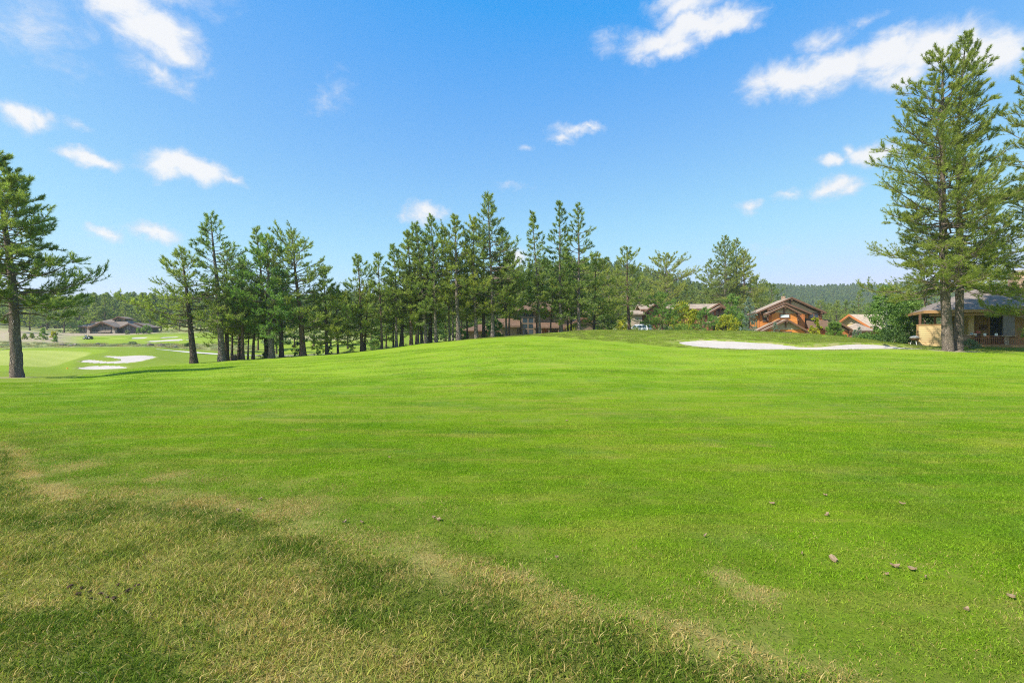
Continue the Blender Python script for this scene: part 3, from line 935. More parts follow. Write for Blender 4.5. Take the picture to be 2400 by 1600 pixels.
def pine(seed, H, R, c0, style='cone', rb=.3, lean=(0, 0), dens=1.0, tuft=.3, K=12, nw=.055, detail=1, stubs=5, droop=0.0, asym=None, tmean=.45, curve=0.0):
    """a conifer in its own coordinates: trunk, limbs and needles. Returns three mesh tuples."""
    rng = np.random.default_rng(seed)
    ts = np.linspace(0, 1, 15)
    ph1, ph2 = rng.uniform(0, 6.3, 2)
    wob = .012 * H

    def trunk_at(t):
        t = np.asarray(t, float)
        bend = t**1.15
        return np.stack([lean[0] * bend + wob * np.sin(t * 5 + ph1) * t * (1 - .3 * t) + curve * np.sin(math.pi * t),
                         lean[1] * bend + wob * np.sin(t * 4 + ph2) * t, H * t], -1)

    TP = trunk_at(ts)
    TP[0, 2] = -.35
    TR = rb * ((1 - ts)**.8 * .96 + .03) + rb * .45 * np.exp(-ts * H / .45)
    sides = 14 if detail > 1 else 8
    if detail > 1:
        ts = np.concatenate([np.linspace(0, .25, 22)[:-1], np.linspace(.25, 1, 24)])
        TP = trunk_at(ts)
        TP[0, 2] = -.35
        TR = rb * ((1 - ts)**.8 * .96 + .03) + rb * .22 * np.exp(-ts * H / .35)
    V, Q = tubes(TP[None], TR[None], sides)
    if detail > 1:
        axis = np.repeat(TP, sides, 0)
        off = V - axis
        k = 1 + rng.normal(0, .045, len(V)) + .08 * np.sin(np.tile(np.arange(sides), len(ts)) * 2.1 + np.repeat(ts, sides) * 40)
        V = axis + off * k[:, None]
    trunk = (V, Q)
    # limbs
    nb = int(dens * (H * (1 - c0)) * (6.4 if detail > 1 else 5.2) + 12)
    t = c0 + (1 - c0) * (np.arange(nb) + rng.uniform(-.4, .4, nb)) / nb
    t = np.clip(t, c0, .995)
    tt = (t - c0) / (1 - c0)
    azm = np.arange(nb) * 2.399 + rng.normal(0, .5, nb)
    L = R * profile(style, tt) * rng.uniform(.62, 1.12, nb)
    L *= 1 + .22 * np.sin(azm * 2 + ph1 + tt * 5) + .14 * np.sin(azm + tt * 11 + ph2)
    if asym is not None:
        L *= 1 + asym[1] * np.cos(azm - asym[0])
    L = np.maximum(L, .12 * R)
    e0 = -.14 - droop + (.82 + droop) * tt**1.7 + rng.normal(0, .19, nb)
    P0 = trunk_at(t)
    hd = np.stack([np.cos(azm), np.sin(azm), np.zeros(nb)], -1)
    s = np.linspace(0, 1, 6)
    curl = rng.uniform(.08, .32, nb)
    side = rng.normal(0, .12, nb)
    perp = np.stack([-np.sin(azm), np.cos(azm), np.zeros(nb)], -1)
    BP = P0[:, None] + hd[:, None] * (L[:, None] * s * np.cos(e0)[:, None])[..., None] + perp[:, None] * (L[:, None] * side[:, None] * s**2)[..., None]
    BP[..., 2] += L[:, None] * (np.sin(e0)[:, None] * s + curl[:, None] * s**2.2)
    BP[:, 1:] += rng.normal(0, .028, (nb, 5, 3)) * L[:, None, None]
    br = np.clip(.0125 * L + .008, .011, .075) * (1 if detail > 1 else 1.15)
    BR = br[:, None] * (1 - .82 * s)
    bV, bQ = tubes(BP, BR, 5 if detail > 1 else 4)
    # side twigs
    per = np.maximum(3, (L * (6.5 if detail > 1 else 4.4) * (1 if R > 1.5 else 1.6)).astype(int))
    bi = np.repeat(np.arange(nb), per)
    n2 = len(bi)
    ss = rng.uniform(.2 if detail > 1 else .16, 1.0, n2)**.75
    k = np.minimum((ss * 5).astype(int), 4)
    f = ss * 5 - k
    base = BP[bi, k] * (1 - f)[:, None] + BP[bi, k + 1] * f[:, None]
    tan = norm(BP[bi, k + 1] - BP[bi, k])
    sgn = rng.choice([-1, 1], n2)
    an = rng.uniform(.45, 1.15, n2) * sgn
    ca, sa = np.cos(an), np.sin(an)
    dirn = np.stack([tan[:, 0] * ca - tan[:, 1] * sa, tan[:, 0] * sa + tan[:, 1] * ca, tan[:, 2] + rng.normal(.12, .28, n2)], -1)
    dirn = norm(dirn)
    l2 = (L[bi] * .30 * (1.15 - .75 * ss) + .12) * rng.uniform(.6, 1.2, n2)
    s3 = np.linspace(0, 1, 3 if detail > 1 else 2)
    SP = base[:, None] + dirn[:, None] * (l2[:, None] * s3)[..., None]
    SP[..., 2] += (l2[:, None] * .18 * s3**2)
    sr = np.full(n2, .010 if detail > 1 else .013)
    SR = sr[:, None] * (1 - .6 * s3)
    sV, sQ = tubes(SP, SR, 3)
    limbs = (np.concatenate([bV, sV]), np.concatenate([bQ, sQ + len(bV)]))
    # tufts
    O, D, tb = [], [], []
    btint = rng.normal(0, .13, nb)
    for fr in ((.55, .8, 1.0) if detail > 1 else (.6, 1.0)):
        O.append(base + dirn * (l2 * fr)[:, None] + np.array([0, 0, 1]) * (l2 * .18 * fr * fr)[:, None])
        D.append(dirn + np.array([0, 0, .45]) + rng.normal(0, .15, (n2, 3)))
        tb.append(btint[bi])
    for fr in (4, 5):
        O.append(BP[:, fr])
        D.append(norm(BP[:, 5] - BP[:, 4]) + np.array([0, 0, .35]))
        tb.append(btint)
    top = trunk_at(np.linspace(.9, 1.0, 7))
    O.append(top)
    D.append(np.tile([0, 0, 1.0], (7, 1)))
    tb.append(np.zeros(7))
    O = np.concatenate(O)
    D = np.concatenate(D)
    tb = np.concatenate(tb)
    tint = np.clip(tmean + tb + rng.normal(0, .2, len(O)), 0, 1)
    size = tuft * rng.uniform(.75, 1.2, len(O))
    nV, nQ, nT = tuft_mesh(rng, O, D, size, K, nw, tint, diamond=False)
    # dead stubs below the crown
    dead = None
    if stubs:
        td = rng.uniform(max(.12, c0 - .28), c0 + .05, stubs)
        da = rng.uniform(0, 6.3, stubs)
        dl = rng.uniform(.25, .6, stubs) * min(R, 2.2)
        p0 = trunk_at(td)
        h2 = np.stack([np.cos(da), np.sin(da), np.zeros(stubs)], -1)
        s5 = np.linspace(0, 1, 5)
        DP = p0[:, None] + h2[:, None] * (dl[:, None] * s5)[..., None]
        DP[..., 2] += dl[:, None] * (.1 * s5 - .35 * s5**2) + rng.normal(0, .03, (stubs, 5))
        dead = tubes(DP, np.full((stubs, 1), .022) * (1 - .75 * s5)[None], 4)
    return dict(trunk=trunk, limbs=limbs, needles=(nV, nQ, nT), dead=dead)


def pine_meshes(g, bark_m, needle_m):
    out = {'trunk': np_mesh('trunk', g['trunk'][0], None, g['trunk'][1], [bark_m], smooth=True),
           'limbs': np_mesh('limbs', g['limbs'][0], None, g['limbs'][1], [M['twig']], smooth=True),
           'crown': np_mesh('crown', g['needles'][0], g['needles'][1], None, [needle_m], attrs={'tint': g['needles'][2]})}
    if g['dead'] is not None:
        out['dead_limbs'] = np_mesh('dead_limbs', g['dead'][0], None, g['dead'][1], [M['twig_pale']], smooth=True)
    return out


def place_tree(name, meshes, loc, rz=0.0, scale=(1, 1, 1), label=None, cat='tree', group=None):
    root = empty(name, loc, rz)
    root.scale = scale
    for part, me in meshes.items():
        o = np_obj(part, me, root)
        if part != 'trunk':
            o['kind'] = 'stuff'
    tag(root, label, cat, group)
    return root


def top_z(py, d):
    return EYE + (800 - py) / FPX * d


# (base px, distance, top px, top py, half width px, crown bottom py, style, density, trunk px, bark, needles, label)
PINES = [
    # the group standing left of centre, along the fairway's edge
    (455, 52.0, 424, 592, 88, 775, 'wide', 1.0, 15, 'bark_dark', 'needle_dark', 'leaning pine with spreading crown at the left end of the tree row'),
    (520, 53.0, 497, 507, 66, 745, 'slim', 1.0, 15, 'bark_grey', 'needle_dark', 'tallest sparse pine left of centre with thick grey trunk'),
    (531, 56.5, 532, 590, 50, 760, 'wide', 1.0, 11, 'bark_dark', 'needle_dark', 'dark pine pressed behind the tall thick grey trunk'),
    (543, 57.5, 548, 712, 46, 800, 'round', 1.0, 6, 'bark_dark', 'needle', 'low bushy pine with forked dark stem beside a stump'),
    (560, 58.5, 566, 640, 45, 790, 'wide', 1.1, 8, 'bark_dark', 'needle_dark', 'dark-trunked pine just left of a slim reddish trunk'),
    (569, 54.5, 566, 618, 56, 765, 'wide', 1.1, 8, 'bark_red', 'needle', 'slim reddish-trunked pine right of the stump'),
    (581, 57.0, 584, 690, 34, 790, 'round', 1.0, 4, 'bark_grey', 'needle', 'very thin young pine between reddish and dark trunks'),
    (593, 55.8, 604, 664, 44, 790, 'wide', 1.0, 7, 'bark_dark', 'needle_dark', 'thin dark pine with low drooping right bough'),
    (626, 58.5, 600, 538, 52, 755, 'slim', 1.0, 10, 'bark_dark', 'needle_dark', 'dark pine rising behind the dense bright green pine'),
    (637, 54.8, 622, 560, 66, 780, 'dome', 1.55, 14, 'bark_grey', 'needle_bright', 'dense bright green pine with pale grey trunk'),
    (660, 56.0, 655, 640, 58, 780, 'wide', 1.2, 11, 'bark_dark', 'needle_bright', 'dark straight trunk with green boughs right of the pale grey one'),
    (710, 56.0, 688, 566, 66, 775, 'round', 1.1, 15, 'bark_red', 'needle_dark', 'round-topped pine on a thick reddish leaning trunk'),
    (766, 57.0, 760, 632, 42, 808, 'slim', 1.0, 8, 'bark_dark', 'needle_dark', 'narrow dark pine with long low side boughs'),
    (792, 58.0, 786, 676, 50, 808, 'dome', 1.25, 5, 'bark_dark', 'needle', 'small bushy pine on a thin dark stem'),
    (849, 59.0, 838, 600, 48, 775, 'cone', 1.0, 9, 'bark_red', 'needle_dark', 'conical pine above a pair of close reddish trunks'),
    (855, 59.6, 862, 678, 56, 795, 'dome', 1.2, 6, 'bark_red', 'needle', 'bushy lower pine sharing the pair of reddish trunks'),
    (895, 58.5, 887, 597, 36, 745, 'slim', 1.0, 6, 'bark_red', 'needle_dark', 'slender pine on a bare straight trunk standing alone'),
    # the tall grove in the middle
    (922, 62.0, 918, 650, 36, 770, 'wide', 1.0, 4, 'bark_dark', 'needle_dark', 'spindly pine at the left end of the tall grove'),
    (929, 60.0, 925, 578, 40, 745, 'slim', 1.1, 7, 'bark_grey', 'needle_dark', 'pine with grey trunk second in the tall grove'),
    (940, 61.5, 950, 640, 40, 770, 'dome', 1.1, 8, 'bark_dark', 'needle', 'dark reddish trunk third in the tall grove'),
    (964, 60.0, 957, 545, 44, 752, 'dome', 1.3, 8, 'bark_red', 'needle', 'dense-crowned pine fourth in the tall grove'),
    (980, 61.5, 985, 600, 34, 760, 'slim', 1.1, 5, 'bark_grey', 'needle', 'thin pale trunk fifth in the tall grove'),
    (989, 63.0, 976, 560, 38, 745, 'slim', 1.0, 7, 'bark_grey', 'needle_dark', 'pine half hidden behind a leaning grey trunk'),
    (999, 60.0, 974, 527, 52, 752, 'cone', 1.2, 9, 'bark_grey', 'needle_dark', 'pine with left-leaning pale grey trunk'),
    (1008, 62.5, 1015, 610, 38, 760, 'round', 1.0, 10, 'bark_dark', 'needle_dark', 'thick dark trunk behind the left-leaning grey one'),
    (1022, 59.5, 1011, 508, 44, 725, 'slim', 1.1, 8, 'bark_grey', 'needle_dark', 'tall straight pine with long bare pale trunk'),
    (1054, 61.0, 1042, 538, 42, 735, 'cone', 1.15, 5, 'bark_grey', 'needle', 'left of two thin parallel trunks in the grove'),
    (1061, 60.0, 1060, 600, 36, 740, 'dome', 1.1, 5, 'bark_grey', 'needle', 'right of two thin parallel trunks in the grove'),
    (1075, 59.3, 1063, 507, 46, 700, 'slim', 1.15, 11, 'bark_grey', 'needle', 'conspicuous pale thick trunk leaning left mid grove'),
    (1095, 62.0, 1092, 580, 38, 735, 'dome', 1.1, 4, 'bark_dark', 'needle', 'thin stem between the pale leaning trunk and a grey one'),
    (1116, 60.3, 1107, 514, 46, 720, 'cone', 1.2, 9, 'bark_grey', 'needle', 'bushy pine with grey trunk left of a near-black trunk'),
    (1134, 62.5, 1132, 590, 34, 745, 'wide', 1.0, 8, 'bark_dark', 'needle_dark', 'near-black trunk left of the tallest grove pine'),
    (1155, 60.0, 1146, 458, 62, 705, 'cone', 1.25, 9, 'bark_grey', 'needle', 'tallest conical pine of the middle grove'),
    (1187, 61.5, 1178, 540, 46, 735, 'cone', 1.3, 5, 'bark_grey', 'needle_dark', 'left of twin thin trunks at the grove right end'),
    (1193, 61.0, 1196, 600, 44, 745, 'dome', 1.3, 5, 'bark_red', 'needle', 'right of twin thin trunks at the grove right end'),
    # pines in front of the brown house
    (1258, 62.5, 1262, 640, 34, 735, 'dome', 1.1, 5, 'bark_red', 'needle', 'short pine tucked behind the slim pine before the brown house'),
    (1265, 61.5, 1250, 500, 32, 705, 'slim', 1.0, 6, 'bark_grey', 'needle_dark', 'slim spire pine before the tall windows of the brown house'),
    (1290, 63.0, 1296, 660, 34, 752, 'dome', 1.1, 4, 'bark_red', 'needle', 'short thin pine before the porch of the brown house'),
    (1315, 62.0, 1309, 476, 37, 745, 'slim', 1.1, 8, 'bark_grey', 'needle_dark', 'middle of three spire pines before the brown house'),
    (1331, 64.5, 1326, 590, 34, 740, 'wide', 1.0, 4, 'bark_dark', 'needle', 'left thin dark stem between two spire pines'),
    (1338, 65.5, 1345, 620, 36, 745, 'dome', 1.0, 4, 'bark_dark', 'needle', 'right thin dark stem between two spire pines'),
    (1357, 62.0, 1354, 484, 48, 735, 'cone', 1.0, 8, 'bark_grey', 'needle_dark', 'rightmost spire pine, with broad boughs right of its trunk'),
    (1392, 66.0, 1398, 600, 52, 762, 'dome', 1.2, 6, 'bark_dark', 'needle', 'broad bushy pine right of the spire pines'),
    (1475, 70.0, 1468, 585, 48, 715, 'dome', 1.0, 8, 'bark_red', 'needle', 'pine with bare reddish trunk left of the white car'),
    # scattered pines in front of the wooded hill
    (1428, 95.0, 1424, 630, 46, 760, 'dome', 1.2, 6, 'bark_grey', 'needle_light', 'pale sunlit pine behind the reddish bare trunk'),
    (1452, 88.0, 1448, 700, 34, 770, 'dome', 1.2, 5, 'bark_dark', 'needle', 'low green pine at the edge of the pale car park'),
    (1560, 118.0, 1562, 598, 58, 715, 'dome', 1.1, 6, 'bark_grey', 'needle_light', 'pale open-topped pine behind the house with yellow bush'),
    (1672, 135.0, 1668, 612, 36, 720, 'cone', 1.2, 5, 'bark_grey', 'needle_light', 'left pine of the big clump behind the red-brown house'),
    (1700, 130.0, 1698, 556, 40, 720, 'cone', 1.25, 7, 'bark_grey', 'needle_light', 'tallest pine of the big clump behind the red-brown house'),
    (1727, 134.0, 1726, 564, 36, 720, 'cone', 1.2, 6, 'bark_grey', 'needle', 'second tallest pine of the big clump'),
    (1746, 128.0, 1744, 590, 40, 715, 'cone', 1.15, 7, 'bark_red', 'needle_light', 'right pine of the big clump, with visible reddish trunk'),
    (1772, 150.0, 1772, 650, 34, 735, 'dome', 1.2, 5, 'bark_dark', 'needle', 'rounded pine left of the orange house roof'),
    (1806, 160.0, 1808, 668, 30, 740, 'dome', 1.2, 5, 'bark_dark', 'needle', 'round pine behind the left roof slope of the orange house'),
    (1925, 170.0, 1924, 706, 22, 750, 'dome', 1.1, 4, 'bark_dark', 'needle', 'first small pine right of the orange house roof'),
    (1945, 175.0, 1944, 712, 20, 755, 'dome', 1.1, 4, 'bark_dark', 'needle', 'second small pine right of the orange house roof'),
    (1962, 165.0, 1961, 708, 22, 752, 'cone', 1.1, 4, 'bark_dark', 'needle', 'pointed pine above the low wing of the orange house'),
    (1984, 172.0, 1983, 706, 22, 748, 'cone', 1.1, 4, 'bark_dark', 'needle_dark', 'dark pine just left of the tan gable peak'),
    (2014, 150.0, 2014, 683, 22, 740, 'wide', .6, 5, 'bark_red', 'needle_dark', 'ragged pine with bare reddish trunk above the tan roof'),
    (2040, 160.0, 2038, 712, 24, 750, 'dome', 1.0, 4, 'bark_dark', 'needle_dark', 'dark round pine behind the tan roof'),
    # young pines and low ones
    (1552, 70.0, 1551, 692, 46, 770, 'cone', 1.7, 4, 'bark_red', 'needle_bright', 'young full pine right of the white car'),
    (1651, 74.0, 1650, 727, 28, 772, 'cone', 1.7, 3, 'bark_red', 'needle_bright', 'small young pine before the red-brown gable'),
    (1712, 84.0, 1716, 694, 30, 765, 'wide', 1.5, 4, 'bark_red', 'needle_bright', 'young pine right of the red-brown gable'),
    (2168, 62.0, 2166, 640, 44, 725, 'wide', 1.2, 6, 'bark_red', 'needle', 'pine rising behind the left end of the porch roof'),
    (2325, 60.0, 2320, 610, 46, 690, 'wide', 1.0, 6, 'bark_red', 'needle', 'pine showing above the grey patio roof'),
]
for i, (px, d, tx, ty, hw, cb, style, dn, tw, bk, nm, lab) in enumerate(PINES):
    x, y = pd(px, d)
    z0 = gz(x, y)
    H = top_z(ty, d) - z0
    crown_z = top_z(cb, d) - z0
    R = hw * (1.3 if hw > 25 else 1.0) / FPX * d
    dn = dn * (1.12 if d < 72 else 1.0)
    far = d > 80
    g = pine(100 + i, H, R, max(.05, crown_z / H), style, max(.06, tw / FPX * d / 2), ((tx - px) / FPX * d, 0), dn,
             tuft=.42 if far else .34, K=7 if far else 9, nw=.105 if far else .085, stubs=0 if (far or H < 8) else 6,
             tmean=.5)
    place_tree('pine_tree', pine_meshes(g, M[bk], M[nm]), (x, y, z0), label=lab)

# big pines close by
HEROES = [
    (40, 29.5, -4, 366, 140, 735, 'ponder', 2.6, 23, 'bark_hero', 'needle', 'large spreading pine at the left edge of the picture', dict(droop=.0, asym=(0, .05))),
    (2222, 38.5, 2206, 128, 165, 688, 'ponder', 1.3, 21, 'bark_hero', 'needle', 'left trunk of the two towering pines by the patio', dict(asym=(math.pi, .18), curve=-.15)),
    (2246, 38.9, 2262, 90, 118, 668, 'ponder', 1.25, 17.5, 'bark_hero', 'needle', 'right trunk of the two towering pines by the patio', dict(asym=(0, .1))),
    (2448, 37.0, 2440, 60, 118, 770, 'ponder', .9, 20, 'bark_hero', 'needle', 'towering pine cut off by the right edge of the picture', dict()),
]
for i, (px, d, tx, ty, hw, cb, style, dn, tw, bk, nm, lab, kw) in enumerate(HEROES):
    x, y = pd(px, d)
    z0 = gz(x, y)
    H = top_z(ty, d) - z0
    g = pine(900 + i, H, hw / FPX * d, max(.05, (top_z(cb, d) - z0) / H), style, tw / FPX * d / 2, ((tx - px) / FPX * d, 0), dn,
             tuft=.24, K=15, nw=.06, detail=2, stubs=9, tmean=.5, **kw)
    root = place_tree('pine_tree', pine_meshes(g, M[bk], M[nm]), (x, y, z0), label=lab)

# stock of pines whose copies stand farther off, and fill the distant woods
STOCK = []
for i, (style, R, c0, dn) in enumerate((('cone', 2.6, .2, 1.1), ('dome', 2.9, .22, 1.1), ('slim', 2.0, .25, 1.0), ('wide', 3.0, .2, 1.0))):
    g = pine(700 + i, 13.0, R, c0, style, .2, (0.2, 0), dn, tuft=.5, K=6, nw=.13, stubs=0, tmean=.45)
    STOCK.append((g, pine_meshes(g, M['bark_red'], M['needle_dark'])))
ORD = ('first second third fourth fifth sixth seventh eighth ninth tenth eleventh twelfth thirteenth fourteenth fifteenth sixteenth seventeenth eighteenth '
       'nineteenth twentieth twenty-first twenty-second twenty-third twenty-fourth twenty-fifth twenty-sixth twenty-seventh').split()
GR_BACK = 'dark pines standing behind the row of trunks'
rnd = random.Random(5)
BACK = [(560, 98, 715), (605, 104, 705), (648, 96, 720), (690, 112, 700), (735, 118, 690), (775, 122, 690), (815, 110, 695), (870, 104, 690), (905, 98, 690), (945, 92, 685),
        (975, 100, 665), (1010, 96, 680), (1045, 104, 660), (1080, 98, 670), (1105, 110, 650), (1135, 118, 650), (1165, 120, 640),
        (1215, 118, 640), (1240, 122, 620), (1275, 126, 610), (1300, 120, 625), (1335, 118, 620), (1365, 115, 615), (1390, 108, 640), (1412, 120, 640), (1500, 128, 655), (1525, 122, 668)]
for i, (px, d, ty) in enumerate(BACK):
    x, y = pd(px, d)
    z0 = gz(x, y)
    H = top_z(ty, d) - z0
    k = H / 13.0
    place_tree('background_pine', STOCK[i % 4][1], (x, y, z0), rnd.uniform(0, 6.3), (k * rnd.uniform(.95, 1.3), k * 1.1, k),
               '%s from the left of the dark pines behind the trunk row' % ORD[i], 'tree', GR_BACK)
LODGE = [(22, 150, 690), (70, 165, 700), (110, 190, 705), (150, 172, 700), (185, 200, 692), (222, 196, 693), (246, 200, 690), (268, 210, 703), (292, 215, 705), (330, 205, 700), (352, 198, 705), (378, 200, 700), (420, 190, 710), (470, 185, 712)]
for i, (px, d, ty) in enumerate(LODGE):
    x, y = pd(px, d)
    z0 = gz(x, y)
    H = top_z(ty, d) - z0
    k = H / 13.0
    place_tree('background_pine', STOCK[(i * 3 + 1) % 4][1], (x, y, z0), rnd.uniform(0, 6.3), (k * 1.25, k * 1.25, k),
               '%s from the left of the pines round the dark lodge' % ORD[i], 'tree', 'pines round the lodge')
SMALL = [(101, 128, 770, 796, 'small dark pine on the bare ground left of the mower'), (129, 122, 789, 806, 'smallest bushy pine nearer the rock strip'),
         (75, 130, 786, 800, 'little dark shrubby pine right of the big left trunk'), (58, 126, 796, 806, 'round dark seedling pine beside the big left trunk')]
for i, (px, d, ty, by, lab) in enumerate(SMALL):
    x, y = pd(px, d)
    z0 = gz(x, y)
    H = max(1.2, top_z(ty, d) - z0)
    g = pine(760 + i, H, H * .42, .06, 'cone', .06, (0, 0), 2.6, tuft=.3, K=9, nw=.09, stubs=0)
    place_tree('young_pine', pine_meshes(g, M['bark_red'], M['needle_bright' if i < 2 else 'needle_dark']), (x, y, z0), label=lab)


# ---- broad-leaved trees and shrubs
def leafy(seed, H, R, c0=.1, leaves=1600, size=.13, stems=5, shape='egg', upright=.5):
    rng = np.random.default_rng(seed)
    n = leaves
    # clumps inside an uneven egg
    nc = max(26, int(n / 30))
    th = rng.uniform(0, 2 * math.pi, nc)
    v = rng.uniform(0, 1, nc)
    if shape == 'egg':
        rr = np.sin(np.pi * np.clip(v * .86 + .12, 0, 1))**.7
    elif shape == 'cone':
        rr = (1 - v)**.8
    else:
        rr = np.sqrt(np.clip(1 - v**2, 0, 1))
    rad_ = R * rr * np.sqrt(rng.uniform(.15, 1, nc)) * rng.uniform(.75, 1.15, nc)
    C = np.stack([rad_ * np.cos(th), rad_ * np.sin(th), H * (c0 + (1 - c0) * v)], -1)
    ci = rng.integers(0, nc, n)
    cr = rng.uniform(.5, 1.1, nc) * R * .30
    off = norm(rng.normal(size=(n, 3))) * (rng.uniform(0, 1, (n, 1))**.45)
    P = C[ci] + off * cr[ci][:, None]
    P[:, 2] = np.maximum(P[:, 2], .05)
    a = norm(rng.normal(size=(n, 3)) + np.array([0, 0, .5]))
    b = norm(np.cross(a, rng.normal(size=(n, 3))))
    s = size * rng.uniform(.6, 1.25, n)[:, None]
    c = np.cross(a, b)
    V = np.stack([P - b * s, P - c * s * .55, P + b * s, P + c * s * .55], 1).reshape(-1, 3)
    q = np.arange(n * 4).reshape(-1, 4)
    ct = rng.normal(0, .2, nc)
    tint = np.repeat(np.clip(.5 + ct[ci] + rng.normal(0, .15, n), 0, 1), 4)
    # stems run from the base to the clumps
    ns = min(nc, stems)
    pick = rng.choice(nc, ns, replace=False)
    s5 = np.linspace(0, 1, 6)
    A = np.stack([rng.normal(0, .06 * R, ns), rng.normal(0, .06 * R, ns), np.full(ns, -.15)], -1)
    SP = A[:, None] + (C[pick] - A)[:, None] * s5[None, :, None]
    SP[:, :, :2] += (rng.normal(0, .05 * R, (ns, 1, 2))) * np.sin(math.pi * s5)[None, :, None]
    return SP, (V, q, tint)


def place_leafy(name, seed, px, d, top_py, hw_px, mat, label, leaves=1600, size=.13, stems=6, shape='egg', c0=.1, bark_m='stem', stem_r=.025, cat='shrub', group=None, base_off=0.0, H=None):
    x, y = pd(px, d)
    z0 = gz(x, y) + base_off
    if H is None:
        H = max(.5, top_z(top_py, d) - z0)
    R = hw_px / FPX * d
    SP, lf = leafy(seed, H, R, c0, leaves, size, stems, shape)
    s5 = np.linspace(0, 1, SP.shape[1])
    sv, sq = tubes(SP, np.full((len(SP), 1), stem_r) * (1 - .75 * s5)[None], 5)
    root = empty(name, (x, y, z0))
    np_obj('stems', np_mesh('stems', sv, None, sq, [M[bark_m]], smooth=True), root)
    np_obj('foliage', np_mesh('foliage', lf[0], None, lf[1], [M[mat]], attrs={'tint': lf[2]}), root)
    tag(root, label, cat, group)
    return root


# aspens and shrubs left of the patio
for i, (px, d, ty, hw, lv, lab) in enumerate([
        (2078, 52, 676, 38, 4600, 'tall white-stemmed aspen clump left of the patio'),
        (2116, 54, 690, 40, 4200, 'aspen clump between the white-stemmed one and the porch'),
        (2140, 56, 700, 36, 3000, 'darker aspen clump right beside the porch posts')]):
    place_leafy('aspen_tree', 40 + i, px, d, ty, hw, 'leaf', lab, lv, .125, 9, 'egg', .12, 'aspen', .055, 'tree')
place_leafy('shrub', 50, 2036, 56, 784, 32, 'leaf', 'low spreading green shrub below the aspens', 2200, .10, 8, 'dome', .05)
place_leafy('shrub', 51, 2095, 50, 778, 40, 'leaf_dark', 'dark green shrub beneath the aspens', 2200, .10, 8, 'dome', .05)
place_leafy('shrub', 52, 2130, 49, 790, 22, 'leaf_dark', 'low weedy shrub beside the round grill', 900, .08, 6, 'dome', .05)
place_leafy('shrub', 53, 2272, 41.5, 797, 20, 'leaf_grey', 'small grey-green shrub before the patio stone pier', 700, .07, 7, 'dome', .05)
place_leafy('shrub', 54, 2288, 41.8, 804, 9, 'leaf_grey', 'lowest sprig at the foot of the patio rail', 220, .06, 4, 'dome', .05)
# yellow-green shrubs by the houses
place_leafy('shrub', 60, 1598, 82, 712, 34, 'leaf_yellow', 'big yellow-green bush before the long tan roof', 3200, .17, 9, 'egg', .05)
place_leafy('shrub', 61, 1626, 80, 728, 20, 'leaf_yellow', 'smaller yellow bush right of the big yellow one', 1300, .15, 7, 'egg', .05)
place_leafy('shrub', 62, 1705, 78, 738, 28, 'leaf_yellow', 'yellow-green bush under the red-brown porch gable', 2400, .14, 8, 'egg', .05)
place_leafy('shrub', 63, 1460, 76, 752, 18, 'leaf_yellow', 'yellow-green bush left of the reddish bare trunk', 1100, .13, 6, 'egg', .05)
place_leafy('young_tree', 64, 1910, 67, 744, 13, 'leaf_yellow', 'slim yellow-green sapling before the orange house', 900, .13, 5, 'egg', .12, 'stem', .03, 'tree')
place_leafy('shrub', 65, 1530, 84, 752, 16, 'leaf_dark', 'dark green shrub right of the white car', 1100, .12, 6, 'dome', .05)
place_leafy('shrub', 66, 1556, 79, 764, 30, 'leaf_grey', 'pale low shrub bed at the mound crest right of the car', 1500, .10, 9, 'dome', .03)
place_leafy('shrub', 67, 1600, 76, 763, 36, 'leaf', 'low green shrub bed below the yellow bushes', 1800, .10, 9, 'dome', .03)
place_leafy('shrub', 68, 1165, 66, 752, 22, 'leaf', 'bright green bush between trunks left of the brown house', 1500, .12, 7, 'egg', .05)
place_leafy('shrub', 69, 1145, 67, 760, 16, 'leaf', 'smaller bright bush touching the brightest one', 800, .11, 6, 'egg', .05)
place_leafy('shrub', 70, 1082, 64, 772, 20, 'leaf', 'green bush at the foot of the pale leaning trunk', 1000, .11, 7, 'egg', .05)
place_leafy('shrub', 71, 1339, 70, 762, 14, 'leaf_yellow', 'small yellow-green bush between the spire pine trunks', 700, .11, 6, 'egg', .05)
place_leafy('shrub', 72, 1418, 74, 735, 24, 'leaf_dark', 'tall dark leafy shrub right of the spire pines', 1800, .14, 7, 'egg', .05)
place_leafy('shrub', 73, 695, 60, 802, 16, 'leaf_dark', 'dark bush at the foot of the reddish leaning trunk', 800, .09, 6, 'egg', .05)
place_leafy('shrub', 74, 773, 58, 814, 8, 'leaf_dark', 'tiny bush at the foot of the narrow dark pine', 260, .08, 5, 'egg', .05)
place_leafy('shrub', 75, 820, 64, 810, 9, 'leaf_dark', 'tiny sapling left of the paired reddish trunks', 240, .08, 5, 'egg', .05)
place_leafy('shrub', 76, 745, 61, 820, 10, 'leaf', 'low scrub between reddish leaning and narrow dark trunks', 260, .08, 5, 'dome', .05)
place_leafy('shrub', 77, 620, 58, 828, 16, 'leaf_dark', 'low dark scrub before the dark trunk by the cart path', 320, .08, 6, 'dome', .05)
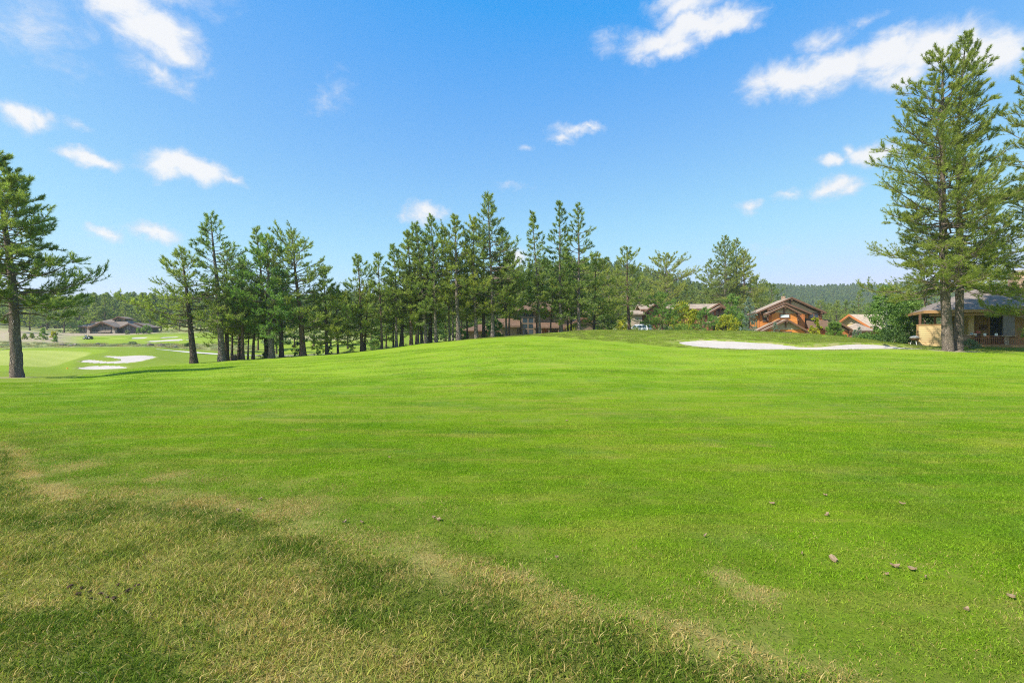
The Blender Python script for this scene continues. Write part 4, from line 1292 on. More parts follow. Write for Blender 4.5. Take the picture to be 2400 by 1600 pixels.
for i, (px, d, ty, hw, mt, lab) in enumerate([
        (660, 122, 795, 26, 'leaf_grey', 'grey-green far shrub seen between the pale grey and dark trunks'),
        (630, 126, 798, 22, 'leaf_grey', 'grey-green far shrub left of the pale grey trunk'),
        (126, 140, 776, 8, 'leaf_yellow', 'small yellow-green bush behind the little pines at left'),
        (299, 168, 774, 5, 'leaf_grey', 'pale rounded bush before the lodge right wing'),
        (324, 166, 769, 6, 'leaf', 'bright small bush at the lodge right end'),
        (342, 170, 762, 12, 'leaf', 'green leafy bush behind the lodge right end'),
        (170, 170, 758, 18, 'leaf_dark', 'dark green shrubs covering the lodge left end'),
        (190, 178, 752, 12, 'leaf', 'lighter bush at the lodge left corner'),
        (310, 112, 803, 8, 'leaf_grey', 'grey sagebrush on the rock strip'),
        (440, 108, 806, 9, 'leaf_dark', 'dark low bush left of the leaning pine base'),
        (880, 100, 775, 22, 'leaf', 'green bush seen past the slender lone pine'),
        (1035, 88, 770, 20, 'leaf_dark', 'dark bush seen between the straight and paired trunks')]):
    place_leafy('shrub', 80 + i, px, d, ty, hw, mt, lab, 700, .2, 6, 'dome', .05)

# blue spruces and the ball-shaped young pine on the mound's far side
for i, (px, d, ty, hw, mt, lab) in enumerate([
        (1756, 74, 700, 24, 'spruce', 'tall silvery blue spruce left of the orange house'),
        (1817, 66, 757, 8, 'spruce', 'tiny blue spruce before the lower orange gable'),
        (2003, 68, 774, 9, 'spruce', 'small blue spruce left before the tan house'),
        (2013, 69, 768, 9, 'spruce', 'small blue spruce right before the tan house'),
        (1738, 78, 738, 20, 'needle_bright', 'low green conifer left of the tall blue spruce')]):
    x, y = pd(px, d)
    z0 = gz(x, y)
    H = top_z(ty, d) - z0
    g = pine(820 + i, H, hw / FPX * d, .04, 'cone', .05 if H < 3 else .09, (0, 0), 2.6 if H < 3 else 2.0, tuft=.14 if H < 3 else .22, K=10, nw=.10, stubs=0)
    place_tree('spruce_tree', pine_meshes(g, M['bark_red'], M[mt]), (x, y, z0), label=lab)
x, y = pd(1957, 68)
g = pine(830, top_z(761, 68) - gz(x, y), 17 / FPX * 68, .03, 'round', .06, (0, 0), 8.0, tuft=.24, K=14, nw=.08, stubs=0)
place_tree('young_pine', pine_meshes(g, M['bark_red'], M['needle_bright']), (x, y, gz(x, y)), label='ball-shaped bright green young pine before the orange wing')


# ---- distant woods: one mass each
def scatter(name, pts, rot, scl, meshes, index, label=None, kind='stuff'):
    """points -> copies of a few meshes, through geometry nodes (uncountable masses only)"""
    coll = bpy.data.collections.new(name + '_stock')
    for k, me in enumerate(meshes):
        coll.objects.link(bpy.data.objects.new('%s_piece_%02d' % (name, k), me))
    me = bpy.data.meshes.new(name)
    me.vertices.add(len(pts))
    me.vertices.foreach_set('co', np.asarray(pts, np.float32).ravel())
    for k, a in (('rot', rot), ('scl', scl)):
        at_ = me.attributes.new(k, 'FLOAT_VECTOR', 'POINT')
        at_.data.foreach_set('vector', np.asarray(a, np.float32).ravel())
    at_ = me.attributes.new('pick', 'INT', 'POINT')
    at_.data.foreach_set('value', np.asarray(index, np.int32))
    o = np_obj(name, me)
    tree = bpy.data.node_groups.new(name + '_nodes', 'GeometryNodeTree')
    tree.interface.new_socket('Geometry', in_out='INPUT', socket_type='NodeSocketGeometry')
    tree.interface.new_socket('Geometry', in_out='OUTPUT', socket_type='NodeSocketGeometry')
    N = tree.nodes
    gi, go = N.new('NodeGroupInput'), N.new('NodeGroupOutput')
    iop, ci = N.new('GeometryNodeInstanceOnPoints'), N.new('GeometryNodeCollectionInfo')
    ci.inputs['Collection'].default_value = coll
    ci.inputs['Separate Children'].default_value = True
    ci.inputs['Reset Children'].default_value = True

    def named(nm, typ):
        a = N.new('GeometryNodeInputNamedAttribute')
        a.data_type = typ
        a.inputs['Name'].default_value = nm
        return a.outputs['Attribute']
    L = tree.links
    L.new(gi.outputs[0], iop.inputs['Points'])
    L.new(ci.outputs[0], iop.inputs['Instance'])
    iop.inputs['Pick Instance'].default_value = True
    L.new(named('pick', 'INT'), iop.inputs['Instance Index'])
    L.new(named('rot', 'FLOAT_VECTOR'), iop.inputs['Rotation'])
    L.new(named('scl', 'FLOAT_VECTOR'), iop.inputs['Scale'])
    L.new(iop.outputs[0], go.inputs[0])
    md = o.modifiers.new('scatter', 'NODES')
    md.node_group = tree
    tag(o, label, None, None, kind)
    return o


def woods_mesh(seed, style, R, c0):
    g = pine(seed, 13.0, R, c0, style, .22, (0, 0), .8, tuft=.75, K=5, nw=.17, stubs=0, tmean=.45)
    nv, nq, ntint = g['needles']
    tv, tq = g['trunk']
    V = np.concatenate([nv, tv])
    me = np_mesh('distant_pine', V, nq, tq + len(nv), [M['needle_far'], M['bark_red']], attrs={'tint': np.concatenate([ntint, np.zeros(len(tv))])})
    mi = np.zeros(len(nq) + len(tq), np.int32)
    mi[len(nq):] = 1
    me.polygons.foreach_set('material_index', mi)
    return me


WOODS = [woods_mesh(500 + i, st, R, c0) for i, (st, R, c0) in enumerate((('cone', 2.5, .12), ('dome', 2.8, .15), ('slim', 2.0, .15), ('cone', 2.1, .1)))]


def wood_points(seed, px0, px1, d0, d1, spacing, keep=None):
    rng = np.random.default_rng(seed)
    area = (px1 - px0) / FPX * (d1**2 - d0**2) / 2
    n = int(area / spacing**2)
    u = rng.uniform((px0 - 1200) / FPX, (px1 - 1200) / FPX, n)
    d = np.sqrt(rng.uniform(d0**2, d1**2, n))
    x, y = u * d, d
    if keep is not None:
        k = keep(u * FPX + 1200, d)
        x, y = x[k], y[k]
    z = ground_z(x, y) - .1
    n = len(x)
    s = rng.uniform(.55, 1.35, n)
    return (np.stack([x, y, z], -1), np.stack([np.zeros(n), np.zeros(n), rng.uniform(0, 6.3, n)], -1),
            np.stack([s * rng.uniform(.9, 1.2, n), s * 1.05, s], -1), rng.integers(0, 4, n))


p = wood_points(1, -60, 930, 225, 520, 5.2)
scatter('distant_forest', p[0], p[1], p[2] * .95, WOODS, p[3], 'hazy pine forest on the slope behind the lodge')
p = wood_points(2, 900, 1790, 165, 480, 5.0, lambda q, d: (d > 175 + np.clip(q - 1500, 0, 300) * .35))
scatter('distant_forest', p[0], p[1], p[2] * .92, WOODS, p[3], 'green pine forest covering the hill behind the brown house')
p = wood_points(3, 1640, 2500, 560, 1060, 7.0)
scatter('distant_forest', p[0], p[1], p[2] * 1.05, WOODS, p[3], 'blue-hazed forest on the far ridge at right')
p = wood_points(4, 1780, 2500, 190, 420, 7.5)
scatter('distant_forest', p[0], p[1], p[2] * .8, WOODS, p[3], 'band of pines between the houses and the far ridge')

# ---------------------------------------------------------------- buildings
M['orange'] = wood('orange_stained_siding', (0.64, 0.245, 0.055), .22, (1, 1, 6), 3)
M['orange_dark'] = wood('rust_stained_boards', (0.46, 0.16, 0.05), .25, (8, 8, 1), 3)
M['gable_grey'] = wood('olive_grey_siding', (0.44, 0.365, 0.25), .15, (1, 1, 6), 3)
M['trim'] = wood('dark_brown_trim', (0.17, 0.09, 0.055), .2)
M['roof_tan'] = shingles('tan_shingles', (0.36, 0.28, 0.21))
M['roof_pale'] = shingles('sunbleached_tan_shingles', (0.50, 0.385, 0.27))
M['roof_brown'] = shingles('mauve_brown_shingles', (0.175, 0.108, 0.07))
M['roof_grey'] = shingles('slate_grey_shingles', (0.235, 0.19, 0.155), .28)
M['roof_lodge'] = shingles('grey_brown_shingles', (0.23, 0.18, 0.145))
M['tan_siding'] = wood('tan_painted_siding', (0.66, 0.47, 0.23), .10, (1, 1, 5), 2)
M['tan_shaded'] = wood('shaded_tan_siding', (0.42, 0.265, 0.12), .12, (1, 1, 5), 2)  # same tan siding, porch shade put into a darker colour
M['tan_trim'] = wood('honey_trim', (0.40, 0.23, 0.10), .15)
M['brown_siding'] = wood('taupe_siding', (0.215, 0.15, 0.10), .15, (1, 1, 6), 3)
M['dark_siding'] = wood('charcoal_siding', (0.085, 0.08, 0.09), .2, (6, 6, 1), 3)
M['red_siding'] = wood('red_brown_siding', (0.26, 0.095, 0.055), .2, (1, 1, 6), 3)
M['pale_wall'] = simple('pale_stucco', (0.33, 0.26, 0.20), .9, .1, 2)
M['rail_wood'] = wood('red_cedar_rail', (0.34, 0.135, 0.06), .25, (3, 3, 1), 5)
M['grey_post'] = wood('weathered_grey_post', (0.20, 0.165, 0.145), .2, (6, 6, 1), 4)
M['glass'] = glass('dark_window_glass')
M['shade'] = simple('white_window_blind', (0.62, 0.68, 0.66), .8, .06, 4)
M['dark'] = simple('dark_interior', (0.02, 0.02, 0.022), .9, .3, 2)
M['stone_red'] = stone('red_sandstone', ((0.42, 0.24, 0.15), (0.66, 0.48, 0.33)), 4.0)
M['stone_tan'] = stone('tan_fieldstone', ((0.40, 0.32, 0.25), (0.62, 0.52, 0.42)), 2.5)
M['white'] = simple('white_paint', (0.80, 0.80, 0.78), .5, .05, 3)
M['metal'] = simple('grey_metal', (0.36, 0.37, 0.38), .35, .15, 4, metallic=.7)


class Frame:
    """a building's own axes: x along its front, -y towards the viewer side, z up; px/py give places on its front planes"""
    def __init__(self, px, d, yaw_deg, name, label, base=None, cat='house'):
        x, y = pd(px, d)
        self.z0 = gz(x, y) if base is None else base
        self.yaw = math.radians(yaw_deg)
        self.o = Vector((x, y, self.z0))
        self.c, self.s = math.cos(self.yaw), math.sin(self.yaw)
        self.root = empty(name, self.o, self.yaw)
        tag(self.root, label, cat)

    def xz(self, px, py, off=0.0):
        """where the sight line through a photo point meets the plane y=off of this building"""
        dx, dz = (px - 1200) / FPX, (800 - py) / FPX
        ox, oy = -self.o.x, -self.o.y
        lox, loy = self.c * ox + self.s * oy, -self.s * ox + self.c * oy
        ldx, ldy = self.c * dx + self.s, -self.s * dx + self.c
        t = (off - loy) / ldy
        return lox + t * ldx, EYE + t * dz - self.z0

    def part(self, name, mb, mat, parent=None, kind=None):
        return mb.build(name, M[mat], parent or self.root, None, kind)


def boards(poly, y, step=.28, proud=.03):
    """lapped boards over an outline (x, z) that is convex"""
    mb = MB()
    zs = [p[1] for p in poly]
    z = min(zs)
    while z < max(zs) - .02:
        z1 = min(z + step, max(zs))

        def span(zz):
            xs = []
            for a, b in zip(poly, poly[1:] + poly[:1]):
                if (a[1] - zz) * (b[1] - zz) <= 0 and abs(a[1] - b[1]) > 1e-6:
                    xs.append(a[0] + (b[0] - a[0]) * (zz - a[1]) / (b[1] - a[1]))
            return (min(xs), max(xs)) if len(xs) > 1 else None
        lo, hi = span(z + .005), span(z1 - .005)
        if lo and hi:
            mb.add([(lo[0], y - proud, z), (lo[1], y - proud, z), (hi[1], y - .006, z1), (hi[0], y - .006, z1), (lo[0], y, z), (lo[1], y, z)],
                   [(0, 1, 2, 3), (4, 5, 1, 0)])
        z = z1
    return mb


def battens(x0, x1, z0, z1, y, step=.4):
    mb = MB()
    x = x0
    while x <= x1:
        mb.box(x - .03, x + .03, y - .035, y, z0, z1)
        x += step
    return mb


def gable_roof(F, name, L, Pk, Rr, y0, y1, mat, th=.2, trim='trim', brackets=True):
    """L, Pk, Rr: (x, z) of left eave, ridge and right eave (tops). Runs from y0 (front) to y1"""
    def off(p):
        return (p[0], p[1] - th)
    mb = MB()
    mb.prism([off(L), off(Pk), Pk, L], y0, y1)
    mb.prism([off(Pk), off(Rr), Rr, Pk], y0, y1)
    roof = F.part(name, mb, mat)
    for a, b in ((L, Pk), (Pk, Rr)):
        fb = MB()
        fb.prism([(a[0], a[1] - th - .07), (b[0], b[1] - th - .07), (b[0], b[1] + .03), (a[0], a[1] + .03)], y0 - .08, y0 - .003)
        F.part('fascia', fb, trim, roof)
    for a, sg in ((L, -1), (Rr, 1)):
        fb = MB()
        fb.box(min(a[0], a[0] + sg * .06), max(a[0], a[0] + sg * .06), y0, y1, a[1] - th - .1, a[1] - .02)
        F.part('gutter', fb, trim, roof)
    if brackets:
        for q, drop in ((Pk, .1), ((L[0] * .88 + Pk[0] * .12, L[1] * .88 + Pk[1] * .12), .05), ((Rr[0] * .88 + Pk[0] * .12, Rr[1] * .88 + Pk[1] * .12), .05)):
            kb = MB()
            zt = q[1] - th - drop
            kb.box(q[0] - .16, q[0] + .16, y0 + .02, y0 + 1.0, zt - .34, zt)
            kb.box(q[0] - .13, q[0] + .13, y0 + .7, y0 + .99, zt - 1.25, zt - .34)
            kb.bar((q[0], y0 + .2, zt - .3), (q[0], y0 + .85, zt - 1.05), .16)
            F.part('bracket', kb, trim)
    return roof


def hip_roof(F, name, x0, x1, y0, y1, ze, zr, inset, mat, th=.22, trim='trim', ridge_y=None):
    ym = (y0 + y1) / 2 if ridge_y is None else ridge_y
    a = [(x0, y0, ze), (x1, y0, ze), (x1, y1, ze), (x0, y1, ze)]
    r = [(x0 + inset[0], ym, zr), (x1 - inset[1], ym, zr)]
    b = [(p[0], p[1], p[2] - th) for p in a]
    mb = MB().add(a + r + b, [(0, 1, 5, 4), (1, 2, 5), (2, 3, 4, 5), (3, 0, 4), (6, 9, 8, 7)])
    roof = F.part(name, mb, mat)
    fb = MB()
    fb.box(x0 - .05, x1 + .05, y0 - .06, y0 - .003, ze - th, ze + .02)
    F.part('fascia', fb, trim, roof)
    for xx, sg in ((x0, -1), (x1, 1)):
        fb = MB()
        fb.box(min(xx, xx + sg * .05), max(xx, xx + sg * .05), y0, y1, ze - th, ze + .02)
        F.part('fascia', fb, trim, roof)
    return roof


def window(F, x0, x1, z0, z1, y, cols=1, rows=1, frame='trim', pane='glass', fw=.12, blind=0.0, name='window'):
    mb = MB()
    for a, b, c, d_ in ((x0 - fw, x1 + fw, z1, z1 + fw), (x0 - fw, x1 + fw, z0 - fw, z0), (x0 - fw, x0, z0, z1), (x1, x1 + fw, z0, z1)):
        mb.box(a, b, y - .09, y + .02, c, d_)
    for k in range(1, cols):
        xm = x0 + (x1 - x0) * k / cols
        mb.box(xm - fw / 2, xm + fw / 2, y - .085, y + .02, z0, z1)
    for k in range(1, rows):
        zm = z0 + (z1 - z0) * k / rows
        mb.box(x0, x1, y - .08, y + .02, zm - fw / 2, zm + fw / 2)
    w = F.part(name, mb, frame)
    for i in range(cols):
        for j in range(rows):
            xa, xb = x0 + (x1 - x0) * i / cols, x0 + (x1 - x0) * (i + 1) / cols
            za, zb = z0 + (z1 - z0) * j / rows, z0 + (z1 - z0) * (j + 1) / rows
            pb = MB()
            pb.box(xa + (fw / 2 if i else 0), xb - (fw / 2 if i < cols - 1 else 0), y - .05, y - .02, za + (fw / 2 if j else 0), zb - (fw / 2 if j < rows - 1 else 0))
            F.part('pane', pb, pane, w)
    if blind:
        bb = MB()
        bb.box(x0 + .02, x1 - .02, y - .062, y - .052, z1 - (z1 - z0) * blind, z1 - .01)
        F.part('blind', bb, 'shade', w)
    return w


# ---- the orange house on the mound's far side
F = Frame(1850, 95, -12, 'orange_house', 'orange two-storey timber house with stacked gables beyond the bunker', base=1.1)


def P(px, py, off=0.0, F_=None):
    return (F_ or F).xz(px, py, off)


L, Pk, Rr = P(1769, 733), P(1852, 697), P(1932, 732)
lx, rx = P(1779, 750)[0], P(1925, 750)[0]
wl = [(lx, 0.0), (rx, 0.0), (rx, Rr[1] - .45), (Pk[0], Pk[1] - .42), (lx, L[1] - .45)]
F.part('wall', MB().prism(wl, .02, 7.0), 'orange')
gb = [(lx + .3, L[1] - .3), (rx - .3, Rr[1] - .3), (Pk[0], Pk[1] - .5)]
F.part('gable_siding', boards([(lx + .2, L[1] - .25), (rx - .2, Rr[1] - .25), (Pk[0], Pk[1] - .45)], .018, .3), 'gable_grey', kind='stuff')
F.part('siding', boards([(lx, .0), (rx, .0), (rx, Rr[1] - .5), (lx, L[1] - .5)], .016, .28), 'orange', kind='stuff')
F.part('trim_band', MB().box(lx, rx, -.04, .01, L[1] - .42, L[1] - .2), 'trim')
gable_roof(F, 'roof', L, Pk, Rr, -.9, 7.6, 'roof_tan')
F.part('chimney', MB().box(Pk[0] - .5, Pk[0] + .1, 3.0, 3.6, Pk[1] - .4, Pk[1] + .55), 'stone_red')
# second gable a little in front
L2, P2, R2 = P(1800, 725, -1.0), P(1838, 709, -1.0), P(1899, 734, -1.0)
gable_roof(F, 'middle_roof', L2, P2, R2, -1.7, 1.0, 'roof_tan', .24, brackets=False)
F.part('middle_gable', MB().prism([(L2[0], L2[1] - .5), (R2[0] - .5, R2[1] - .2), (P2[0], P2[1] - .3)], -1.0, .0), 'gable_grey')
# upper bay that stands out towards the viewer
yb = -2.2
L3, P3, R3 = P(1797, 734, yb - .6), P(1840, 715, yb - .6), P(1877, 734, yb - .6)
x3, x4 = P(1809, 750, yb)[0], P(1869, 750, yb)[0]
F.part('upper_bay', MB().prism([(x3, 1.0), (x4, 1.0), (x4, R3[1] - .3), (P3[0], P3[1] - .35), (x3, L3[1] - .3)], yb, .0), 'orange')
F.part('siding', boards([(x3, 1.0), (x4, 1.0), (x4, R3[1] - .1), (x3, L3[1] - .1)], yb - .004, .27), 'orange', kind='stuff')
F.part('gable_siding', boards([(x3 + .1, L3[1] - .05), (x4 - .1, R3[1] - .05), (P3[0], P3[1] - .35)], yb - .006, .27, .045), 'gable_grey', kind='stuff')
gable_roof(F, 'bay_roof', L3, P3, R3, yb - .8, .5, 'roof_tan', .22)
wa, wb = P(1829, 744, yb), P(1849, 737, yb)
window(F, wa[0], wb[0], wa[1], wb[1], yb - .04, pane='shade', fw=.16)
# right side bays
yb2 = -1.3
xa, xb = P(1869.5, 750, yb2)[0], P(1886, 750, yb2)[0]
F.part('board_bay', MB().box(xa, xb, yb2, .0, .8, P(1880, 735, yb2)[1]), 'orange_dark')
F.part('batten', battens(xa + .2, xb, .8, P(1880, 735, yb2)[1], yb2, .38), 'orange_dark', kind='stuff')
wa, wb = P(1897, 744, 0), P(1917, 735, 0)
window(F, wa[0], wb[0], wa[1], wb[1], -.03, 2, 1, fw=.2)
wa, wb = P(1789, 752, 0), P(1799, 737, 0)
window(F, wa[0], wb[0], wa[1], wb[1], -.03, 1, 2, fw=.17, blind=.5)
# left wall glazing and corner posts
for yy in (1.2, 2.6):
    F.part('side_window', MB().box(lx - .05, lx - .004, yy, yy + .5, 2.6, 5.2), 'glass')
for xx in (lx, rx):
    F.part('corner_board', MB().box(xx - .1, xx + .1, -.06, -.002, 0, L[1] - .6), 'orange_dark')
# lower garage gable in front
yg = -4.6
L4, P4, R4 = P(1785, 775, yg), P(1842, 748, yg), P(1897, 777, yg)
gable_roof(F, 'garage_roof', L4, P4, R4, yg - .6, -1.5, 'roof_tan', .24)
x5, x6 = P(1797, 780, yg)[0], P(1890, 780, yg)[0]
F.part('garage_wall', MB().prism([(x5, 0), (x6, 0), (x6, R4[1] - .1), (P4[0], P4[1] - .36), (x5, L4[1] - .1)], yg + .25, -1.6), 'orange')
zz = P(1842, 772, yg)[1]
F.part('gable_siding', boards([(x5 + .4, zz), (x6 - .4, zz), (P4[0], P4[1] - .4)], yg + .24, .28, .045), 'gable_grey', kind='stuff')
wa, wb = P(1826, 790, yg), P(1857, 776, yg)
F.part('garage_door', MB().box(wa[0], wb[0], yg + .17, yg + .24, 0, wb[1]), 'trim')
L5, P5, R5 = P(1771, 775, -3.2), P(1826, 748, -3.2), P(1880, 775, -3.2)
gable_roof(F, 'rear_garage_roof', L5, P5, R5, -3.6, -.9, 'roof_tan', .24, brackets=False)
# low right wing with its own gable
Lw, Pw, Rw = P(1936, 768, -4.0), P(1963, 753, -4.0), P(1996, 772, -4.0)
gable_roof(F, 'wing_roof', Lw, Pw, Rw, -4.4, 2.0, 'roof_brown', .24)
x7, x8 = P(1945, 770, -4)[0], P(1990, 770, -4)[0]
F.part('wing_wall', MB().prism([(x7, 0), (x8, 0), (x8, Rw[1] - .2), (Pw[0], Pw[1] - .4), (x7, Lw[1] - .2)], -3.6, 2.0), 'orange_dark')
F.part('gable_siding', boards([(x7 + .2, Lw[1] - .3), (x8 - .2, Rw[1] - .1), (Pw[0], Pw[1] - .45)], -3.605, .28), 'gable_grey', kind='stuff')
a, b = P(1893, 768, -2.5), P(1945, 746, 0)
mb = MB().add([(a[0], -2.9, a[1]), (x7 + .6, -2.9, a[1] + .1), (x7 + 1.2, .3, b[1] - .2), (a[0] + .4, .3, b[1] + .3), (a[0], -2.9, a[1] - .2), (x7 + .6, -2.9, a[1] - .1), (x7 + 1.2, .3, b[1] - .5), (a[0] + .4, .3, b[1] - .1)],
              [(0, 1, 2, 3), (7, 6, 5, 4), (0, 4, 5, 1), (1, 5, 6, 2), (2, 6, 7, 3), (3, 7, 4, 0)])
F.part('link_roof', mb, 'roof_brown')
F.part('link_wall', MB().box(a[0] + .3, x7 + .1, -2.2, .0, 0, a[1] - .2), 'orange_dark')
for px_ in (1938, 1952):
    q = P(px_, 785, -2.3)[0]
    F.part('porch_post', MB().box(q - .25, q + .25, -2.8, -2.3, 0, a[1] - .25), 'orange')
for px_, py_ in ((1864, 716), (1790, 724)):
    q = P(px_, py_, 1.5)
    F.part('vent_pipe', MB().tube([(q[0], 1.5, q[1] - .9), (q[0], 1.5, q[1] + .1)], [.08, .08], 8), 'white')

# ---- the tan-roofed house to its right
F = Frame(2010, 108, 14, 'tan_house', 'tan-roofed cottage with steep left gable behind the blue spruces', base=.6)
pk = P(1990, 736)
rx2 = P(2085, 736)[0]
ev = P(2004, 773, -6)
zr, ze = pk[1], ev[1]
dep = 6.0
xg = pk[0]
# ridge along x; the near slope faces the viewer
for nm_, sg in (('roof', -1), ('rear_roof', 1)):
    mb = MB().side_prism([(0, zr - .25), (sg * dep, ze - .25), (sg * dep, ze), (0, zr)], xg, rx2)
    F.part(nm_, mb, 'roof_pale')
    F.part('fascia', MB().side_prism([(0, zr - .45), (sg * dep, ze - .45), (sg * dep, ze + .03), (0, zr + .03)], xg - .1, xg - .004), 'orange_dark')
F.part('wall', MB().side_prism([(-dep + .6, 0), (dep - .6, 0), (dep - .6, ze), (0, zr - .5), (-dep + .6, ze)], xg + 1.1, rx2 - .5), 'tan_siding')
F.part('gable_siding', MB().side_prism([(-dep * .55, ze + (zr - ze) * .42), (dep * .55, ze + (zr - ze) * .42), (0, zr - .5)], xg + 1.02, xg + 1.09), 'gable_grey')
q = P(2000, 790, -dep + .6)
F.part('corner_board', MB().box(xg + 1.0, xg + 1.35, -dep + .45, -dep + .75, 0, ze), 'orange')
x0_, x1_ = P(2010, 778, -9)[0], P(2052, 778, -9)[0]
hip_roof(F, 'porch_roof', x0_, x1_, -9.4, -4.0, P(2020, 775, -9)[1], P(2030, 757, -7)[1], (2.2, 2.0), 'roof_tan')
F.part('porch_wall', MB().box(x0_ + .6, x1_ - .5, -8.6, -5.2, 0, P(2020, 777, -9)[1]), 'red_siding')
sp = P(1982, 770, -4.5)
F.part('shed_roof', MB().side_prism([(-5.2, sp[1] - .1), (-3.2, sp[1] + .4), (-3.2, sp[1] + .6), (-5.2, sp[1] + .1)], xg - 1.2, xg + 1.0), 'roof_tan')
F.part('shed_wall', MB().box(xg - .8, xg + .95, -4.9, -3.3, 0, sp[1] - .05), 'orange_dark')
window(F, xg + 2.4, xg + 3.2, 1.4, 2.6, -dep + .58, 1, 1, 'white')

# ---- red-brown house with the long tan roof
F = Frame(1640, 104, -6, 'red_brown_house', 'red-brown house with long tan roof and doubled gable behind yellow bushes', base=1.9)
a, b = P(1500, 725, 0), P(1662, 725, 0)
rz = P(1600, 712, 3.5)[1]
mb = MB().side_prism([(-.8, a[1]), (4.2, rz), (9, a[1]), (9, a[1] - .3), (4.2, rz - .3), (-.8, a[1] - .3)], a[0], b[0] + 3)
F.part('roof', mb, 'roof_tan')
F.part('fascia', MB().box(a[0], b[0] + 3, -.86, -.805, a[1] - .36, a[1] + .02), 'trim')
F.part('wall', MB().box(a[0] + .5, b[0] + 2.5, .1, 8, 0, a[1] - .2), 'red_siding')
F.part('siding', boards([(a[0] + .5, 0), (b[0] + 2.5, 0), (b[0] + 2.5, a[1] - .3), (a[0] + .5, a[1] - .3)], .095, .3), 'red_siding', kind='stuff')
q = P(1576, 712, 4)
F.part('chimney', MB().box(q[0] - .4, q[0] + .4, 4, 4.8, q[1] - 1.5, q[1] + .25), 'roof_brown')
La, Pa, Ra = P(1652, 729, -2.5), P(1684, 710, -2.5), P(1722, 730, -2.5)
gable_roof(F, 'gable_roof', La, Pa, Ra, -2.8, 5, 'roof_tan', .26, brackets=False)
Lb, Pb, Rb = P(1658, 733, -4.2), P(1689, 716, -4.2), P(1722, 734, -4.2)
gable_roof(F, 'front_gable_roof', Lb, Pb, Rb, -4.6, -2.2, 'roof_tan', .24)
xw0, xw1 = P(1664, 740, -3)[0], P(1714, 740, -3)[0]
F.part('gable_wall', MB().prism([(xw0, 0), (xw1, 0), (xw1, Rb[1] - .2), (Pb[0], Pb[1] - .4), (xw0, Lb[1] - .2)], -2.6, .05), 'red_siding')
wa, wb = P(1673, 736, -2.6), P(1706, 727, -2.6)
F.part('balcony_opening', MB().box(wa[0], wb[0], -2.66, -2.605, wa[1], wb[1]), 'dark')
F.part('balcony_rail', MB().box(wa[0] - .8, wb[0] + .6, -3.5, -3.38, wa[1] - .2, wa[1] + .75), 'grey_post')
F.part('balcony_floor', MB().box(wa[0] - .8, wb[0] + .6, -3.5, -2.5, wa[1] - .45, wa[1] - .22), 'trim')
q = P(1675, 732, -3.3)
F.part('post', MB().box(q[0] - .2, q[0] + .2, -3.6, -3.2, wa[1] - .2, q[1] + .4), 'red_siding')
Lc, Pc, Rc = P(1659, 757, -6), P(1690, 741, -6), P(1722, 757, -6)
gable_roof(F, 'porch_roof', Lc, Pc, Rc, -6.4, -2.5, 'roof_tan', .2)
for px_ in (1667, 1713):
    q = P(px_, 770, -6)[0]
    F.part('porch_post', MB().box(q - .2, q + .2, -6.1, -5.7, 0, Lc[1]), 'red_siding')
F.part('doorway', MB().box(P(1672, 770, -2.7)[0], P(1704, 770, -2.7)[0], -2.68, -2.608, 0, P(1690, 757, -2.7)[1]), 'dark')
Ld, Pd_, Rd = P(1512, 728, -1.5), P(1540, 708, -1.5), P(1570, 728, -1.5)
gable_roof(F, 'left_gable_roof', Ld, Pd_, Rd, -1.8, 4, 'roof_tan', .26)
F.part('left_gable_wall', MB().prism([(Ld[0] + .8, 0), (Rd[0] - .8, 0), (Rd[0] - .8, Rd[1] - .2), (Pd_[0], Pd_[1] - .5), (Ld[0] + .8, Ld[1] - .2)], -1.0, .06), 'red_siding')
xa, xb = P(1487, 745, -3)[0], P(1505, 745, -3)[0]
F.part('pale_wing', MB().box(xa, xb, -3, 2, 0, P(1495, 735, -3)[1] - .3), 'pale_wall')
F.part('wing_roof', MB().side_prism([(-3.6, P(1495, 735, -3)[1]), (.5, P(1495, 726, -1)[1]), (2.6, P(1495, 735, -3)[1]), (2.6, P(1495, 735, -3)[1] - .25), (-3.6, P(1495, 735, -3)[1] - .25)], xa - .5, xb + .5), 'roof_tan')

# ---- brown house among the spire pines
F = Frame(1235, 90, 0, 'brown_house', 'taupe two-storey house with tall window grid among the pine trunks', base=1.1)
xa, xb = P(1203, 740)[0], P(1330, 740)[0]
ze = P(1240, 727, -1)[1]
F.part('wall', MB().box(xa, xb, 0, 9, 0, ze - .1), 'brown_siding')
F.part('siding', boards([(xa, 0), (xb, 0), (xb, ze - .3), (xa, ze - .3)], -.004, .3), 'brown_siding', kind='stuff')
hip_roof(F, 'roof', P(1192, 727, -1)[0], P(1345, 727, -1)[0], -1.1, 9.8, ze, P(1240, 706, 4)[1], (4.2, 4.0), 'roof_brown')
wa, wb = P(1213, 743, 0), P(1250, 734, 0)
window(F, wa[0], wb[0], wa[1], wb[1], -.04, 4, 1, fw=.12)
wa, wb = P(1266, 743, 0), P(1282, 734, 0)
window(F, wa[0], wb[0], wa[1], wb[1], -.04, 2, 1, fw=.12)
wa, wb = P(1225, 784, -.4), P(1250, 745, -.4)
F.part('stair_bay', MB().box(wa[0] - .35, wb[0] + .35, -.4, -.04, 0, wb[1] + .3), 'brown_siding')
window(F, wa[0], wb[0], max(.3, wa[1]), wb[1], -.45, 2, 3, 'brown_siding', fw=.2)
